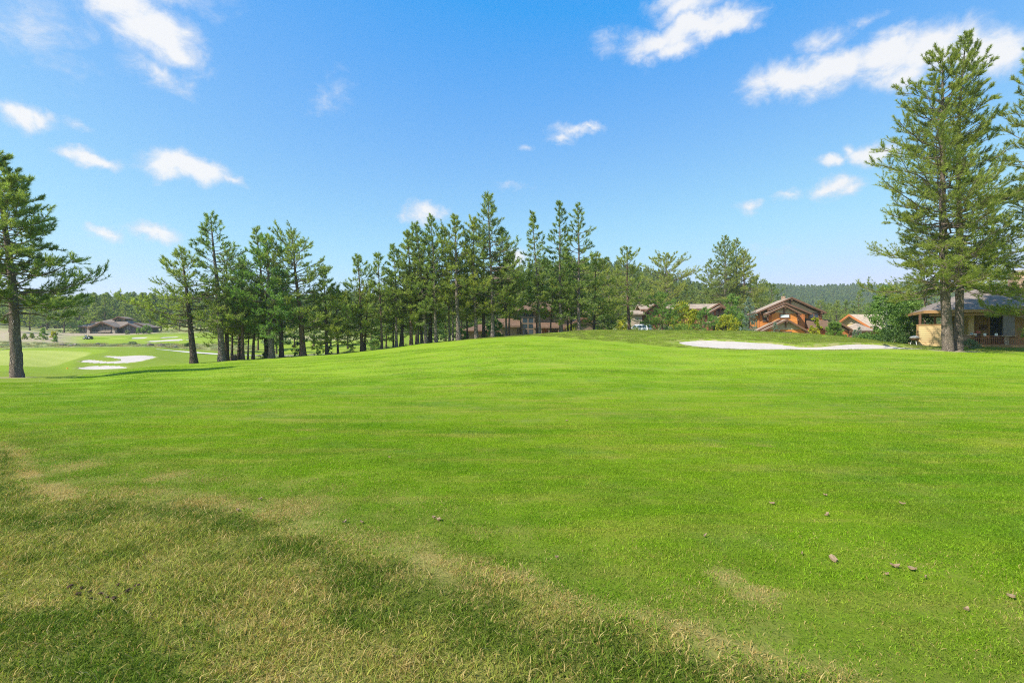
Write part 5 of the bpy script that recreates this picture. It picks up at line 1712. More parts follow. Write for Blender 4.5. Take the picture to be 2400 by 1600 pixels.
# low left wing with a steep shed roof
xl, xr = P(1190, 770, -2.2)[0], P(1211, 770, -2.2)[0]
F.part('left_wing', MB().box(xl - 1.5, xr, -2.2, .5, 0, P(1200, 762, -2.2)[1]), 'brown_siding')
F.part('left_wing_roof', MB().side_prism([(-2.9, P(1200, 763, -2.9)[1]), (.2, P(1200, 746, 0)[1]), (.2, P(1200, 746, 0)[1] - .3), (-2.9, P(1200, 763, -2.9)[1] - .3)], xl - 2.0, P(1219, 760, -2.2)[0]), 'roof_brown')
# porch
xl, xr = P(1250, 765, -2.4)[0], P(1312, 765, -2.4)[0]
F.part('porch_roof', MB().side_prism([(-2.8, P(1280, 766, -2.8)[1]), (.0, P(1280, 755, 0)[1]), (.0, P(1280, 755, 0)[1] - .25), (-2.8, P(1280, 766, -2.8)[1] - .25)], xl, xr), 'roof_brown')
for px_ in (1254, 1268, 1287, 1309):
    q = P(px_, 775, -2.4)[0]
    F.part('porch_post', MB().box(q - .14, q + .14, -2.6, -2.3, 0, P(1280, 767, -2.4)[1]), 'brown_siding')
wa, wb = P(1270, 785, 0), P(1286, 768, 0)
F.part('door', MB().box(wa[0], wb[0], -.09, -.005, 0, wb[1]), 'rail_wood')
window(F, P(1262, 778)[0], P(1268, 778)[0], .9, wb[1], -.04, 1, 1, fw=.08)
# big raking gable to the right
Lg, Pg, Rg = P(1312, 772, -4), P(1368, 742, -4), P(1425, 772, -4)
gable_roof(F, 'right_roof', Lg, Pg, Rg, -4.5, 6, 'roof_brown', .3, brackets=False)
F.part('right_wall', MB().prism([(P(1318, 780, -4)[0], 0), (P(1416, 780, -4)[0], 0), (P(1416, 780, -4)[0], Rg[1] - .2), (Pg[0], Pg[1] - .5), (P(1318, 780, -4)[0], Lg[1] - .2)], -3.9, 5), 'brown_siding')
F.part('siding', boards([(P(1322, 780, -4)[0], 0), (P(1412, 780, -4)[0], 0), (P(1400, 780, -4)[0], Rg[1] + .2), (P(1336, 780, -4)[0], Lg[1] + .2)], -3.905, .3), 'brown_siding', kind='stuff')
window(F, P(1396, 775, -4)[0], P(1406, 775, -4)[0], .8, 2.3, -3.95, 1, 1)
# low far-left wing
hip_roof(F, 'far_wing_roof', P(1082, 772, -1)[0], P(1168, 772, -1)[0], -1.4, 7, P(1120, 774, -1)[1], P(1120, 760, 3)[1], (3, 3), 'roof_brown')
F.part('far_wing_wall', MB().box(P(1078, 772)[0], P(1172, 772)[0], -.4, 6.5, -.6, P(1120, 774, -1)[1] - .1), 'brown_siding')
window(F, P(1128, 775)[0], P(1142, 775)[0], .3, 1.3, -.45, 2, 1)

# ---- the dark lodge on the far side of the valley
F = Frame(262, 176, 10, 'dark_lodge', 'charcoal lodge with brown roofs across the far fairway')
ye = P(240, 767, -2)[1]
F.part('wall', MB().box(P(186, 775)[0], P(330, 775)[0], 0, 12, -.8, P(240, 766)[1]), 'dark_siding')
hip_roof(F, 'roof', P(180, 766, -1)[0], P(300, 766, -1)[0], -1.2, 14, P(220, 765, -1)[1], P(240, 747, 6)[1], (7, 4), 'roof_lodge', .3)
La, Pa, Ra = P(207, 768, -5), P(240, 753, -5), P(272, 766, -5)
gable_roof(F, 'front_gable', La, Pa, Ra, -5.6, 5, 'roof_lodge', .35)
F.part('gable_wall', MB().prism([(La[0] + 1, -.8), (Ra[0] - 1, -.8), (Ra[0] - 1, Ra[1] - .2), (Pa[0], Pa[1] - .6), (La[0] + 1, La[1] - .2)], -3.6, .1), 'dark_siding')
wa, wb = P(234, 779, -3.6), P(260, 765, -3.6)
window(F, wa[0], wb[0], -.3, wb[1], -3.66, 4, 1, 'dark_siding', fw=.2, name='glazed_wall')
wa, wb = P(216, 779, -3.6), P(226, 768, -3.6)
window(F, wa[0], wb[0], -.3, wb[1], -3.66, 1, 1, 'dark_siding', fw=.15)
Lb, Pb, Rb = P(282, 767, -4), P(303, 758, -4), P(327, 768, -4)
gable_roof(F, 'right_gable', Lb, Pb, Rb, -4.5, 5, 'roof_lodge', .3, brackets=False)
F.part('right_gable_wall', MB().prism([(Lb[0] + .8, -.8), (Rb[0] - .8, -.8), (Rb[0] - .8, Rb[1] - .2), (Pb[0], Pb[1] - .5), (Lb[0] + .8, Lb[1] - .2)], -3.6, .1), 'dark_siding')
window(F, P(298, 770, -3.6)[0], P(306, 770, -3.6)[0], 1.2, 2.6, -3.66, 2, 1, 'dark_siding', fw=.15)
Lc, Pc, Rc = P(304, 764, 0), P(318, 756, 0), P(350, 766, 0)
gable_roof(F, 'far_wing_roof', Lc, Pc, Rc, -.5, 8, 'roof_lodge', .3, brackets=False)
F.part('far_wing_wall', MB().box(P(322, 770)[0], P(345, 770)[0], 0.1, 7, -.5, P(330, 766)[1]), 'dark_siding')
window(F, P(270, 770)[0], P(284, 770)[0], .2, 2.6, -.05, 3, 1, 'dark_siding', fw=.15)
window(F, P(196, 770)[0], P(200, 770)[0], .6, 2.2, -.05, 1, 1, 'stone_tan', fw=.3)
La, Pa, Ra = P(266, 748, 4), P(279, 741, 4), P(296, 746, 4)
gable_roof(F, 'tower_roof', La, Pa, Ra, 3.4, 9.5, 'roof_lodge', .3, brackets=False)
F.part('tower_wall', MB().prism([(P(271, 750, 4)[0], 2), (P(292, 750, 4)[0], 2), (P(292, 750, 4)[0], Ra[1] - .2), (Pa[0], Pa[1] - .5), (P(271, 750, 4)[0], La[1] - .3)], 4.0, 9), 'brown_siding')
window(F, P(278, 750, 4)[0], P(284, 750, 4)[0], P(280, 753, 4)[1], P(280, 748, 4)[1], 3.95, 2, 1, 'trim', fw=.15)
F.part('eyebrow_dormer', MB().prism([(P(211, 756, 2)[0], P(211, 755.5, 2)[1]), (P(220, 756, 2)[0], P(220, 755.5, 2)[1]), (P(215, 752, 2)[0], P(215, 752, 2)[1])], 2, 5), 'roof_brown')
F.part('stone_base', MB().box(P(205, 778, -4)[0], P(275, 778, -4)[0], -4.2, -3.75, -.8, .35), 'stone_tan')
for px_ in (209, 268):
    q = P(px_, 775, -4.6)[0]
    F.part('stone_pier', MB().box(q - .5, q + .5, -5.0, -4.1, -.8, 2.0), 'stone_tan')
for px_ in (240, 254):
    q = P(px_, 777, -5)[0]
    sofa = MB().box(q - .9, q + .9, -5.6, -4.9, .05, .45)
    sofa.box(q - .9, q + .9, -5.0, -4.75, .45, .95)
    o = sofa.build('patio_sofa', M['pale_wall'])
    o.location = F.o
    o.rotation_euler = (0, 0, F.yaw)
    tag(o, 'white patio sofa before the lodge, ' + ('left one' if px_ == 240 else 'right one'), 'sofa', 'sofas before the lodge')

# ---- house with the patio behind the twin pines
F = Frame(2290, 46, -28, 'patio_house', 'tan house with slate-grey roof and covered patio behind the twin pines')
ze = P(2330, 725, 0)[1]
xl, xr = P(2163, 724, 0)[0], P(2400, 724, 0)[0] + 9
hip_roof(F, 'roof', xl, xr, -.4, 12, ze, P(2330, 676, 5.5)[1], (5.5, 4), 'roof_grey', .26, 'tan_trim')
F.part('beam', MB().box(xl + .5, xr - .5, -.2, .1, ze - .55, ze - .28), 'tan_trim')
yw = 2.6
F.part('wall', MB().box(P(2275, 760, yw)[0], xr - 1, yw, 10, -.3, ze - .28), 'tan_shaded')
F.part('siding', boards([(P(2275, 760, yw)[0], -.2), (P(2318, 760, yw)[0], -.2), (P(2318, 760, yw)[0], ze - .3), (P(2275, 760, yw)[0], ze - .3)], yw - .004, .17, .02), 'tan_shaded', kind='stuff')
q0, q1 = P(2319, 780, yw)[0], P(2350, 780, yw)[0]
F.part('sliding_door', MB().box(q0, q1, yw - .12, yw - .03, 0, P(2330, 731, yw)[1]), 'dark')
F.part('door_frame', MB().box(q0 - .12, q0, yw - .15, yw - .03, 0, P(2330, 731, yw)[1]), 'tan_trim')
F.part('door_mullion', MB().box((q0 + q1) / 2 - .04, (q0 + q1) / 2 + .04, yw - .15, yw - .121, 0, P(2330, 731, yw)[1]), 'dark')
q = P(2276, 760, 1.2)
F.part('tan_column', MB().box(P(2270, 760, 1.2)[0], P(2283, 760, 1.2)[0], 1.2, 2.55, -.2, ze - .3), 'tan_siding')
q = P(2304, 767, yw)
mb = MB()
for k in range(5):
    a_ = k * math.pi / 5
    mb.bar((q[0] - .3 * math.cos(a_), yw - .05, q[1] - .3 * math.sin(a_)), (q[0] + .3 * math.cos(a_), yw - .05, q[1] + .3 * math.sin(a_)), .12, .04, (0, 1, 0))
F.part('wall_ornament', mb, 'trim')
for px_, w_ in ((2354.5, .12), (2368, .26)):
    q = P(px_, 760, 0)[0]
    F.part('post', MB().box(q - w_, q + w_, -.12, .16, .9, ze - .5), 'grey_post')
for px_ in (2156, 2191, 2212):
    q = P(px_, 750, .6)[0]
    F.part('porch_post', MB().box(q - .09, q + .09, .5, .68, 0, ze - .3), 'trim' if px_ != 2212 else 'tan_trim')
F.part('deck_floor', MB().box(P(2262, 805, 0)[0], xr, -.35, yw, -.6, -.05), 'tan_trim')
F.part('deck_skirt', MB().box(P(2282, 808, -.4)[0], xr, -.46, -.37, -.5, P(2320, 812, -.4)[1] + .18), 'tan_trim')
q = P(2390, 660, 7)
F.part('chimney', MB().box(P(2374, 660, 7)[0], P(2374, 660, 7)[0] + 2.2, 6.6, 8.2, ze, P(2390, 640, 7)[1]), 'stone_red')
F.part('chimney_cap', MB().box(P(2374, 660, 7)[0] - .2, P(2374, 660, 7)[0] + 2.4, 6.4, 8.4, P(2390, 640, 7)[1], P(2390, 634, 7)[1]), 'stone_tan')
FP = F
# half wall of lapped tan boards
x0, x1 = P(2150, 785, -.3)[0], P(2214, 785, -.3)[0]
zt, zb = P(2180, 762, -.3)[1], P(2180, 806, -.3)[1]
hw = empty('half_wall', F.o, F.yaw)
tag(hw, 'low tan lapped-board porch wall left of the twin pines', 'wall')
MB().box(x0, x1, -.3, -.1, zb, zt).build('core', M['tan_siding'], hw)
nb_ = 9
for k in range(nb_):
    za, zc = zb + (zt - zb) * k / nb_, zb + (zt - zb) * (k + 1) / nb_
    MB().add([(x0 + .06, -.345, za), (x1, -.345, za), (x1, -.31, zc), (x0 + .06, -.31, zc), (x0 + .06, -.30, za), (x1, -.30, za), (x1, -.30, zc), (x0 + .06, -.30, zc)],
             [(0, 1, 2, 3), (4, 5, 1, 0), (0, 3, 7, 4), (1, 5, 6, 2)]).build('board', M['tan_siding'], hw)
MB().box(x0 - .06, x1, -.38, -.04, zt, zt + .09).build('cap', M['tan_trim'], hw)
MB().box(x0 - .04, x0 + .06, -.37, -.05, zb - .3, zt).build('corner_board', M['tan_trim'], hw)
MB().box(x0 - .3, x1, -.5, -.05, zb - .5, zb - .003).build('footing', M['tan_siding'], hw)
# patio rail, in two runs, between stone piers
zt, zb = P(2320, 788, -.2)[1], P(2320, 811, -.2)[1]


def pier(px0, px1, top, lab, cap):
    r = empty('stone_pier', F.o, F.yaw)
    a_, b_ = P(px0, 800, -.3)[0], P(px1, 800, -.3)[0]
    zb_ = P(px0, 817, -.3)[1]
    zt_ = P(px0, top, -.3)[1]
    rg = random.Random(px0)
    z_ = zb_ - .3
    while z_ < zt_ - .03:               # courses of rough sandstone blocks
        h_ = min(rg.uniform(.16, .26), zt_ - z_)
        xm = a_ + (b_ - a_) * rg.uniform(.35, .65)
        for s0, s1 in ((a_, xm - .01), (xm + .01, b_)):
            j = rg.uniform(-.025, .03)
            MB().box(s0 - j * .5, s1 + j * .5, -.42 - j, .16, z_ + .008, z_ + h_ - .008).build('stone', M['stone_red'], r)
        z_ += h_
    MB().box(a_ + .03, b_ - .03, -.38, .12, zb_ - .35, zt_ - .02).build('mortar_core', M['stone_tan'], r)
    if cap:
        MB().box(a_ - .2, b_ + .45, -.5, .3, zt_, zt_ + .1).build('capstone', M['stone_red'], r)
    tag(r, lab, 'pier')


pier(2256, 2272, 786, 'red sandstone pier beside the right pine trunk', True)
pier(2353, 2364, 788, 'red sandstone pier between the two rail runs', True)


def rail(px0, px1, n, lab):
    r = empty('patio_rail', F.o, F.yaw)
    a_, b_ = P(px0, 800, -.2)[0], P(px1, 800, -.2)[0]
    MB().box(a_, b_, -.3, -.12, zt - .02, zt + .05).build('top_rail', M['rail_wood'], r)
    MB().box(a_, b_, -.25, -.17, zt - .16, zt - .08).build('upper_rail', M['rail_wood'], r)
    MB().box(a_, b_, -.25, -.17, zb + .12, zb + .2).build('bottom_rail', M['rail_wood'], r)
    me = MB().box(-.028, .028, -.235, -.185, zb + .203, zt - .163)
    first = None
    for k in range(n):
        xx = a_ + (b_ - a_) * (k + .5) / n
        if first is None:
            first = me.build('baluster', M['rail_wood'], r)
            first.location = (xx, 0, 0)
        else:
            c_ = first.copy()
            link(c_, r)
            c_.location = (xx, 0, 0)
    tag(r, lab, 'railing')


rail(2273, 2353, 17, 'red cedar patio rail between the sandstone piers')
rail(2365, 2420, 11, 'red cedar patio rail cut off by the right edge of the picture')
# things standing on the rail and patio
for k, (px_, wd) in enumerate(((2285.5, .0), (2308, .0), (2334.5, .0))):
    q = P(px_, 786, -.2)
    o = empty('lantern', F.o + Matrix.Rotation(F.yaw, 3, 'Z') @ Vector((q[0], -.21, zt + .05)), F.yaw)
    MB().box(-.09, .09, -.06, .06, 0, .22).build('body', M['white'], o)
    MB().box(-.025, .025, -.065, -.061, .05, .17).build('window', M['metal'], o)
    MB().box(-.1, .1, -.07, .07, .22, .24).build('cap', M['metal'], o)
    tag(o, ('left', 'middle', 'right')[k] + ' of three small white lanterns on the patio rail', 'lantern', 'white lanterns on the rail')
q = P(2292, 786, .5)
o = empty('flower_pot', F.o + Matrix.Rotation(F.yaw, 3, 'Z') @ Vector((q[0], .5, -.05)), F.yaw)
hp = zt + .15
MB().tube([(0, 0, 0), (0, 0, hp * .7), (0, 0, hp), (0, 0, hp + .05)], [.16, .2, .26, .24], 12).build('pot', M['dark'], o)
M['pink'] = foliage('pink_petals', (0.45, 0.14, 0.14), (0.75, 0.34, 0.32), .3, (1, 1, 1))
SPl, lf = leafy(99, .38, .26, .2, 260, .05, 5, 'dome')
fl = np_obj('flowers', np_mesh('flowers', lf[0] + np.array([0, 0, hp]), None, lf[1], [M['pink']], attrs={'tint': lf[2]}), o)
tag(o, 'pink flowers in a dark pot behind the patio rail', 'flower pot')
q = P(2277, 786, -.2)
o = empty('jug', F.o + Matrix.Rotation(F.yaw, 3, 'Z') @ Vector((q[0], -.21, zt + .05)), F.yaw)
M['blue_glaze'] = simple('grey_blue_glaze', (0.2, 0.27, 0.3), .3, .2, 4)
MB().tube([(0, 0, 0), (0, 0, .1), (0, 0, .2), (0, 0, .27), (0, 0, .3)], [.09, .13, .12, .07, .08], 12).build('body', M['blue_glaze'], o)
MB().tube([(.1, 0, .22), (.18, 0, .2), (.17, 0, .12), (.11, 0, .08)], [.016] * 4, 6).build('handle', M['blue_glaze'], o)
tag(o, 'grey-blue jug at the left end of the patio rail', 'jug')
# round grill left of the half wall
M['lid_grey'] = simple('weathered_grey_enamel', (0.33, 0.32, 0.29), .75, .25, 5)
x, y = pd(2143, 47.5)
o = empty('kettle_grill', (x, y, gz(x, y)))
MB().tube([(0, 0, .55), (0, 0, .62), (0, 0, .78), (0, 0, .84)], [.2, .42, .52, .52], 16).build('bowl', M['trim'], o)
MB().tube([(0, 0, .85), (0, 0, .98), (0, 0, 1.1), (0, 0, 1.16)], [.53, .46, .28, .06], 16).build('lid', M['lid_grey'], o)
o.scale = (.8, .8, .85)
for k in range(3):
    a_ = k * 2.09 + .4
    MB().bar((.26 * math.cos(a_), .26 * math.sin(a_), .62), (.42 * math.cos(a_), .42 * math.sin(a_), -.02), .04).build('leg', M['white'], o)
MB().tube([(-.08, 0, 1.16), (-.06, 0, 1.22), (.06, 0, 1.22), (.08, 0, 1.16)], [.015] * 4, 6).build('handle', M['dark'], o)
tag(o, 'round grey-lidded grill beside the tan half wall', 'grill')

# ---------------------------------------------------------------- vehicles
M['car_paint'] = simple('white_car_paint', (0.78, 0.79, 0.80), .25, .03, 2, spec=.6)
M['tyre'] = simple('black_rubber', (0.025, 0.025, 0.025), .85, .2, 8)
M['rim'] = simple('alloy_wheel', (0.5, 0.5, 0.52), .3, .1, 6, metallic=.8)
M['lamp_red'] = simple('red_lamp_lens', (0.4, 0.02, 0.02), .2, .1, 6)
M['lamp_clear'] = simple('clear_lamp_lens', (0.7, 0.72, 0.75), .15, .1, 6)
M['car_glass'] = glass('tinted_car_glass', (0.03, 0.05, 0.075))


def wheel(parent, x, y, r, w):
    o = empty('wheel', (x, y, r))
    o.parent = parent
    t = MB()
    t.tube([(0, -w / 2, 0), (0, -w / 2 + .02, 0), (0, w / 2 - .02, 0), (0, w / 2, 0)], [r * .86, r, r, r * .86], 20)
    t.build('tyre', M['tyre'], o)
    MB().tube([(0, -w / 2 - .012, 0), (0, w / 2 + .012, 0)], [r * .6, r * .6], 16).build('rim', M['rim'], o)
    return o


x, y = pd(1499, 92)
car = empty('parked_car', (x, y, gz(x, y)), math.radians(-48))
body = [(-2.3, .42), (2.28, .42), (2.36, .6), (2.34, .98), (2.24, 1.06), (-1.35, 1.06), (-2.2, .95), (-2.36, .78), (-2.38, .55)]
MB().prism(body, -.93, .93).build('body', M['car_paint'], car)
gh = [(-1.45, 1.055), (2.26, 1.055), (2.05, 1.70), (1.6, 1.77), (-.35, 1.77), (-.62, 1.72)]
cab = MB()
n_ = len(gh)
inn = [(p_[0] * (.99 if p_[1] < 1.2 else .97), p_[1]) for p_ in gh]
vs_ = [(p_[0], -.90 if p_[1] < 1.2 else -.74, p_[1]) for p_ in gh] + [(p_[0], .90 if p_[1] < 1.2 else .74, p_[1]) for p_ in gh]
cab.add(vs_, [tuple(range(n_)), tuple(range(2 * n_ - 1, n_ - 1, -1))] + [(i, i + n_, (i + 1) % n_ + n_, (i + 1) % n_) for i in range(n_)])
cab.build('cabin', M['car_paint'], car)


def side_y(z):
    return .90 - (.16 * (z - 1.055) / .65) + .012


for sg in (-1, 1):
    for q_ in ([(-1.12, 1.12), (-.1, 1.12), (-.1, 1.62), (-.58, 1.62)], [(0, 1.12), (1.0, 1.12), (1.0, 1.62), (0, 1.62)], [(1.1, 1.12), (2.05, 1.12), (1.9, 1.6), (1.1, 1.62)]):
        MB().poly([(a_, sg * side_y(b_), b_) for a_, b_ in q_]).build('side_window', M['car_glass'], car)
    for xx in (-1.5, 1.45):
        wheel(car, xx, sg * .84, .37, .24)
    MB().box(-2.32, -2.1, sg * .62 - .2, sg * .62 + .2, .72, .86).build('headlight', M['lamp_clear'], car)
    MB().box(2.25, 2.37, sg * .78 - .1, sg * .78 + .1, .8, 1.04).build('taillight', M['lamp_red'], car)
    MB().box(-1.12, -.95, sg * .95 - .06, sg * .95 + .06, 1.08, 1.2).build('mirror', M['car_paint'], car)
    MB().box(-.1, 1.5, sg * .6 - .02, sg * .6 + .02, 1.79, 1.83).build('roof_rail', M['metal'], car)
MB().poly([(-1.40, -.78, 1.1), (-1.40, .78, 1.1), (-.66, .66, 1.69), (-.66, -.66, 1.69)]).build('windscreen', M['car_glass'], car)
MB().poly([(2.26, -.74, 1.14), (2.26, .74, 1.14), (2.085, .66, 1.64), (2.085, -.66, 1.64)]).build('rear_window', M['car_glass'], car)
tag(car, 'white parked estate car peeping over the mound crest', 'car')

x, y = pd(206, 140)
mow = empty('riding_mower', (x, y, gz(x, y)), math.radians(8))
M['mower_paint'] = simple('dark_green_paint', (0.02, 0.05, 0.035), .4, .2, 4)
MB().prism([(-.6, .4), (.9, .4), (1.0, .7), (.9, .95), (.25, .98), (.2, .6), (-.6, .6)], -.4, .4).build('body', M['mower_paint'], mow)
MB().box(-.9, .35, -.85, .85, .12, .34).build('mowing_deck', M['mower_paint'], mow)
MB().box(-.45, .0, -.28, .28, .6, .75).add([(-.5, -.28, .7), (-.38, -.28, .7), (-.5, -.28, 1.2), (-.6, -.28, 1.2), (-.5, .28, .7), (-.38, .28, .7), (-.5, .28, 1.2), (-.6, .28, 1.2)],
    [(0, 1, 2, 3), (7, 6, 5, 4), (0, 4, 5, 1), (1, 5, 6, 2), (2, 6, 7, 3), (3, 7, 4, 0)]).build('seat', M['metal'], mow)
MB().tube([(.3, 0, .95), (.1, 0, 1.15)], [.03, .03], 6).build('steering_column', M['dark'], mow)
ringp = [(.1 + .17 * math.cos(k * math.pi / 5) * .6, .17 * math.sin(k * math.pi / 5), 1.16 + .17 * math.cos(k * math.pi / 5) * .5) for k in range(11)]
MB().tube(ringp, [.02] * 11, 6).build('steering_wheel', M['dark'], mow)
MB().tube([(-.65, -.4, .5), (-.68, -.4, 1.55), (-.68, -.3, 1.7), (-.68, .3, 1.7), (-.68, .4, 1.55), (-.65, .4, .5)], [.035] * 6, 8).build('roll_bar', M['metal'], mow)
for xx, r_ in ((-.55, .3), (.7, .36)):
    for sg in (-1, 1):
        wheel(mow, xx, sg * .55, r_, .22)
tag(mow, 'dark green riding mower on the far striped fairway', 'mower')

# ---------------------------------------------------------------- rocks, stump, litter
M['rock'] = stone('grey_brown_rock', ((0.16, 0.12, 0.10), (0.34, 0.29, 0.26)), 1.2)


def lump(seed, r, flat=.6, sub=2, rough=.25):
    bm = bmesh.new()
    bmesh.ops.create_icosphere(bm, subdivisions=sub, radius=1.0)
    rg = np.random.default_rng(seed)
    k1, k2 = rg.normal(0, 1.6, (3, 3)), rg.uniform(0, 6, 3)
    for v in bm.verts:
        p_ = np.array(v.co)
        f = 1 + rough * sum(math.sin(float(k1[i] @ p_) * 1.6 + k2[i]) for i in range(3)) / 1.7
        v.co = Vector((v.co.x * f * r, v.co.y * f * r * .8, v.co.z * f * r * flat))
    me = bpy.data.meshes.new('lump')
    bm.to_mesh(me)
    bm.free()
    return me


ROCKS = [(3, .5), (17, .6), (66, .45), (119, .4), (147, .8), (164, .75), (180, .8), (228, .8), (237, .6), (244, .45), (321, .35), (326, .4), (351, 1.0), (377, .9), (387, .45), (395, .35), (412, .7), (450, .4)]
for i, (px, r_) in enumerate(ROCKS):
    d = 104 + (i * 7 % 5) * 1.6 - (3 if i % 4 == 0 else 0)
    x, y = pd(px, d)
    me = lump(300 + i, r_ * .75, .55)
    me.materials.append(M['rock'])
    o = np_obj('field_rock', me)
    o.location = (x, y, gz(x, y) + r_ * .1)
    o.rotation_euler = (0, 0, i * 1.7)
    lab = {351: 'largest brown boulder on the dry strip near the leaning pine', 377: 'broad flat grey rock right of the largest boulder', 412: 'reddish low rock nearest the leaning pine on the strip',
           147: 'flat dark rock left of the mower on the dry strip', 228: 'grey rock just right below the mower'}.get(px, '%s from the left of the rocks along the dry strip' % ORD[i])
    tag(o, lab, 'rock', 'rocks along the dry strip')

x, y = pd(549, 54.2)
o = empty('tree_stump', (x, y, gz(x, y)))
sv = MB().tube([(0, 0, -.1), (.02, 0, .15), (.03, .02, .42), (.02, 0, .62)], [.34, .26, .24, .2], 10)
sv.build('trunk', M['bark_red'], o)
MB().tube([(.02, 0, .6), (.02, 0, .635)], [.17, .17], 10).build('cut_face', M['rail_wood'], o)
tag(o, 'short reddish stump between dark trunks left of centre', 'stump')

x, y = pd(158, 62)
o = empty('yardage_marker', (x, y, gz(x, y)))
M['marker'] = simple('yellow_orange_plastic', (0.8, 0.36, 0.02), .5, .1, 5)
MB().tube([(0, 0, -.05), (0, 0, .04), (0, 0, .10)], [.24, .24, .16], 14).build('disc', M['marker'], o)
MB().tube([(0, 0, .09), (0, 0, .2), (0, 0, .3)], [.1, .09, .04], 10).build('knob', M['marker'], o)
o.scale = (.6, .6, .6)
tag(o, 'small yellow-orange marker at the edge of the putting green', 'marker')


def near(px, py):
    d = FPX * EYE / (py - 800)
    for _ in range(4):
        x_, y_ = pd(px, d)
        d = FPX * (EYE - gz(x_, y_)) / (py - 800)
    return pd(px, d)


M['bark_bit'] = wood('dry_bark_flakes', (0.30, 0.21, 0.12), .45, (3, 3, 3), 30)
M['clod'] = simple('dark_soil', (0.06, 0.032, 0.02), .95, .4, 30, .6, 60)
BITS = [(1955, 1318, .085), (2097, 1331, .055), (2140, 1338, .06), (2078, 1350, .03), (2265, 1433, .045), (2373, 1404, .06), (1938, 1210, .06), (1935, 1163, .05), (2113, 1183, .05), (1810, 1183, .05),
        (1880, 1301, .03), (2170, 1357, .03), (1029, 1220, .075), (1017, 1216, .03), (1306, 1310, .04), (1651, 1258, .04), (610, 1172, .045), (807, 1227, .055), (848, 1227, .045), (1329, 987, .09), (913, 1074, .05), (556, 1198, .05)]
for i, (px, py, r_) in enumerate(BITS):
    rg = np.random.default_rng(600 + i)
    x, y = near(px, py)
    n = 8
    an = np.linspace(0, 2 * math.pi, n, endpoint=False)
    r_ *= .55
    rr = r_ * rg.uniform(.35, 1.15, n)
    ex = rr * np.cos(an)
    ey = rr * np.sin(an) * .55
    ez = .012 + .35 * (ex**2) / r_ + rg.uniform(0, .008, n)
    mb = MB()
    vs_ = [(ex[k], ey[k], ez[k]) for k in range(n)] + [(ex[k] * .95, ey[k] * .95, ez[k] - .012) for k in range(n)] + [(0, 0, .012), (0, 0, 0.0)]
    fs = [(k, (k + 1) % n, 2 * n) for k in range(n)] + [(n + (k + 1) % n, n + k, 2 * n + 1) for k in range(n)] + [(k, n + k, n + (k + 1) % n, (k + 1) % n) for k in range(n)]
    mb.add(vs_, fs)
    o = mb.build('bark_flake', M['bark_bit'])
    o.location = (x, y, gz(x, y) + .010)
    o.rotation_euler = (rg.normal(0, .15), rg.normal(0, .15), rg.uniform(0, 6.3))
    lab = {0: 'largest tan bark flake lying on the right of the lawn', 12: 'tan bark flake in the lawn centre above the dry streak', 5: 'bark flake at the right edge of the lawn',
           4: 'crumpled bark flake low on the right of the lawn', 19: 'dark bark flake far out on the middle of the fairway', 17: 'left of two bark flakes side by side left of centre', 18: 'right of two bark flakes side by side left of centre'}.get(i, '%s from the left of the dry bark flakes on the lawn' % ORD[sorted(q[0] for q in BITS).index(px)])
    tag(o, lab, 'bark', 'bark flakes on the lawn')
CLODS = [(165, 1378, .035), (182, 1395, .03), (191, 1381, .025), (210, 1389, .025), (237, 1394, .035), (264, 1408, .045), (279, 1373, .025), (306, 1385, .04), (320, 1375, .03), (212, 1405, .03), (283, 1396, .025), (252, 1404, .03), (295, 1389, .03)]
for i, (px, py, r_) in enumerate(CLODS):
    x, y = near(px, py)
    me = lump(650 + i, r_ * .42, .6, 2, .6)
    me.materials.append(M['clod'])
    o = np_obj('soil_clod', me)
    o.location = (x, y, gz(x, y) + .012)
    tag(o, '%s from the left of the dark soil clods in the rough' % ORD[sorted(q[0] for q in CLODS).index(px)], 'soil', 'soil clods in the rough grass')


# ---------------------------------------------------------------- grass blades
def blade_mesh(name, seed, radius, n, h, w, mat, lean=.6, segs=2):
    rng = np.random.default_rng(seed)
    r = radius * np.sqrt(rng.uniform(0, 1, n))
    a = rng.uniform(0, 2 * math.pi, n)
    B = np.stack([r * np.cos(a), r * np.sin(a), np.full(n, -.004)], -1)
    hh = h * rng.uniform(.55, 1.3, n)
    la = rng.uniform(0, 2 * math.pi, n)
    lv = np.stack([np.cos(la), np.sin(la), np.zeros(n)], -1) * (lean * hh * rng.uniform(.2, 1.3, n))[:, None]
    fa = rng.uniform(0, 2 * math.pi, n)
    S = np.stack([np.cos(fa), np.sin(fa), np.zeros(n)], -1) * (w / 2 * rng.uniform(.7, 1.3, n))[:, None]
    up = np.array([0, 0, 1.0])
    m_ = B + up * (hh * .6)[:, None] + lv * .35
    t_ = B + up * hh[:, None] * .95 + lv
    if segs == 2:
        V = np.stack([B - S, B + S, m_ + S * .8, m_ - S * .8, t_], 1).reshape(-1, 3)
        i0 = np.arange(n) * 5
        q = np.stack([i0, i0 + 1, i0 + 2, i0 + 3], -1)
        t = np.stack([i0 + 3, i0 + 2, i0 + 4], -1)
        rep_ = 5
    else:
        V = np.stack([B - S, B + S, t_], 1).reshape(-1, 3)
        i0 = np.arange(n) * 3
        q = None
        t = np.stack([i0, i0 + 1, i0 + 2], -1)
        rep_ = 3
    return np_mesh(name, V, t, q, [mat], attrs={'tint': np.repeat(rng.uniform(0, 1, n), rep_)})


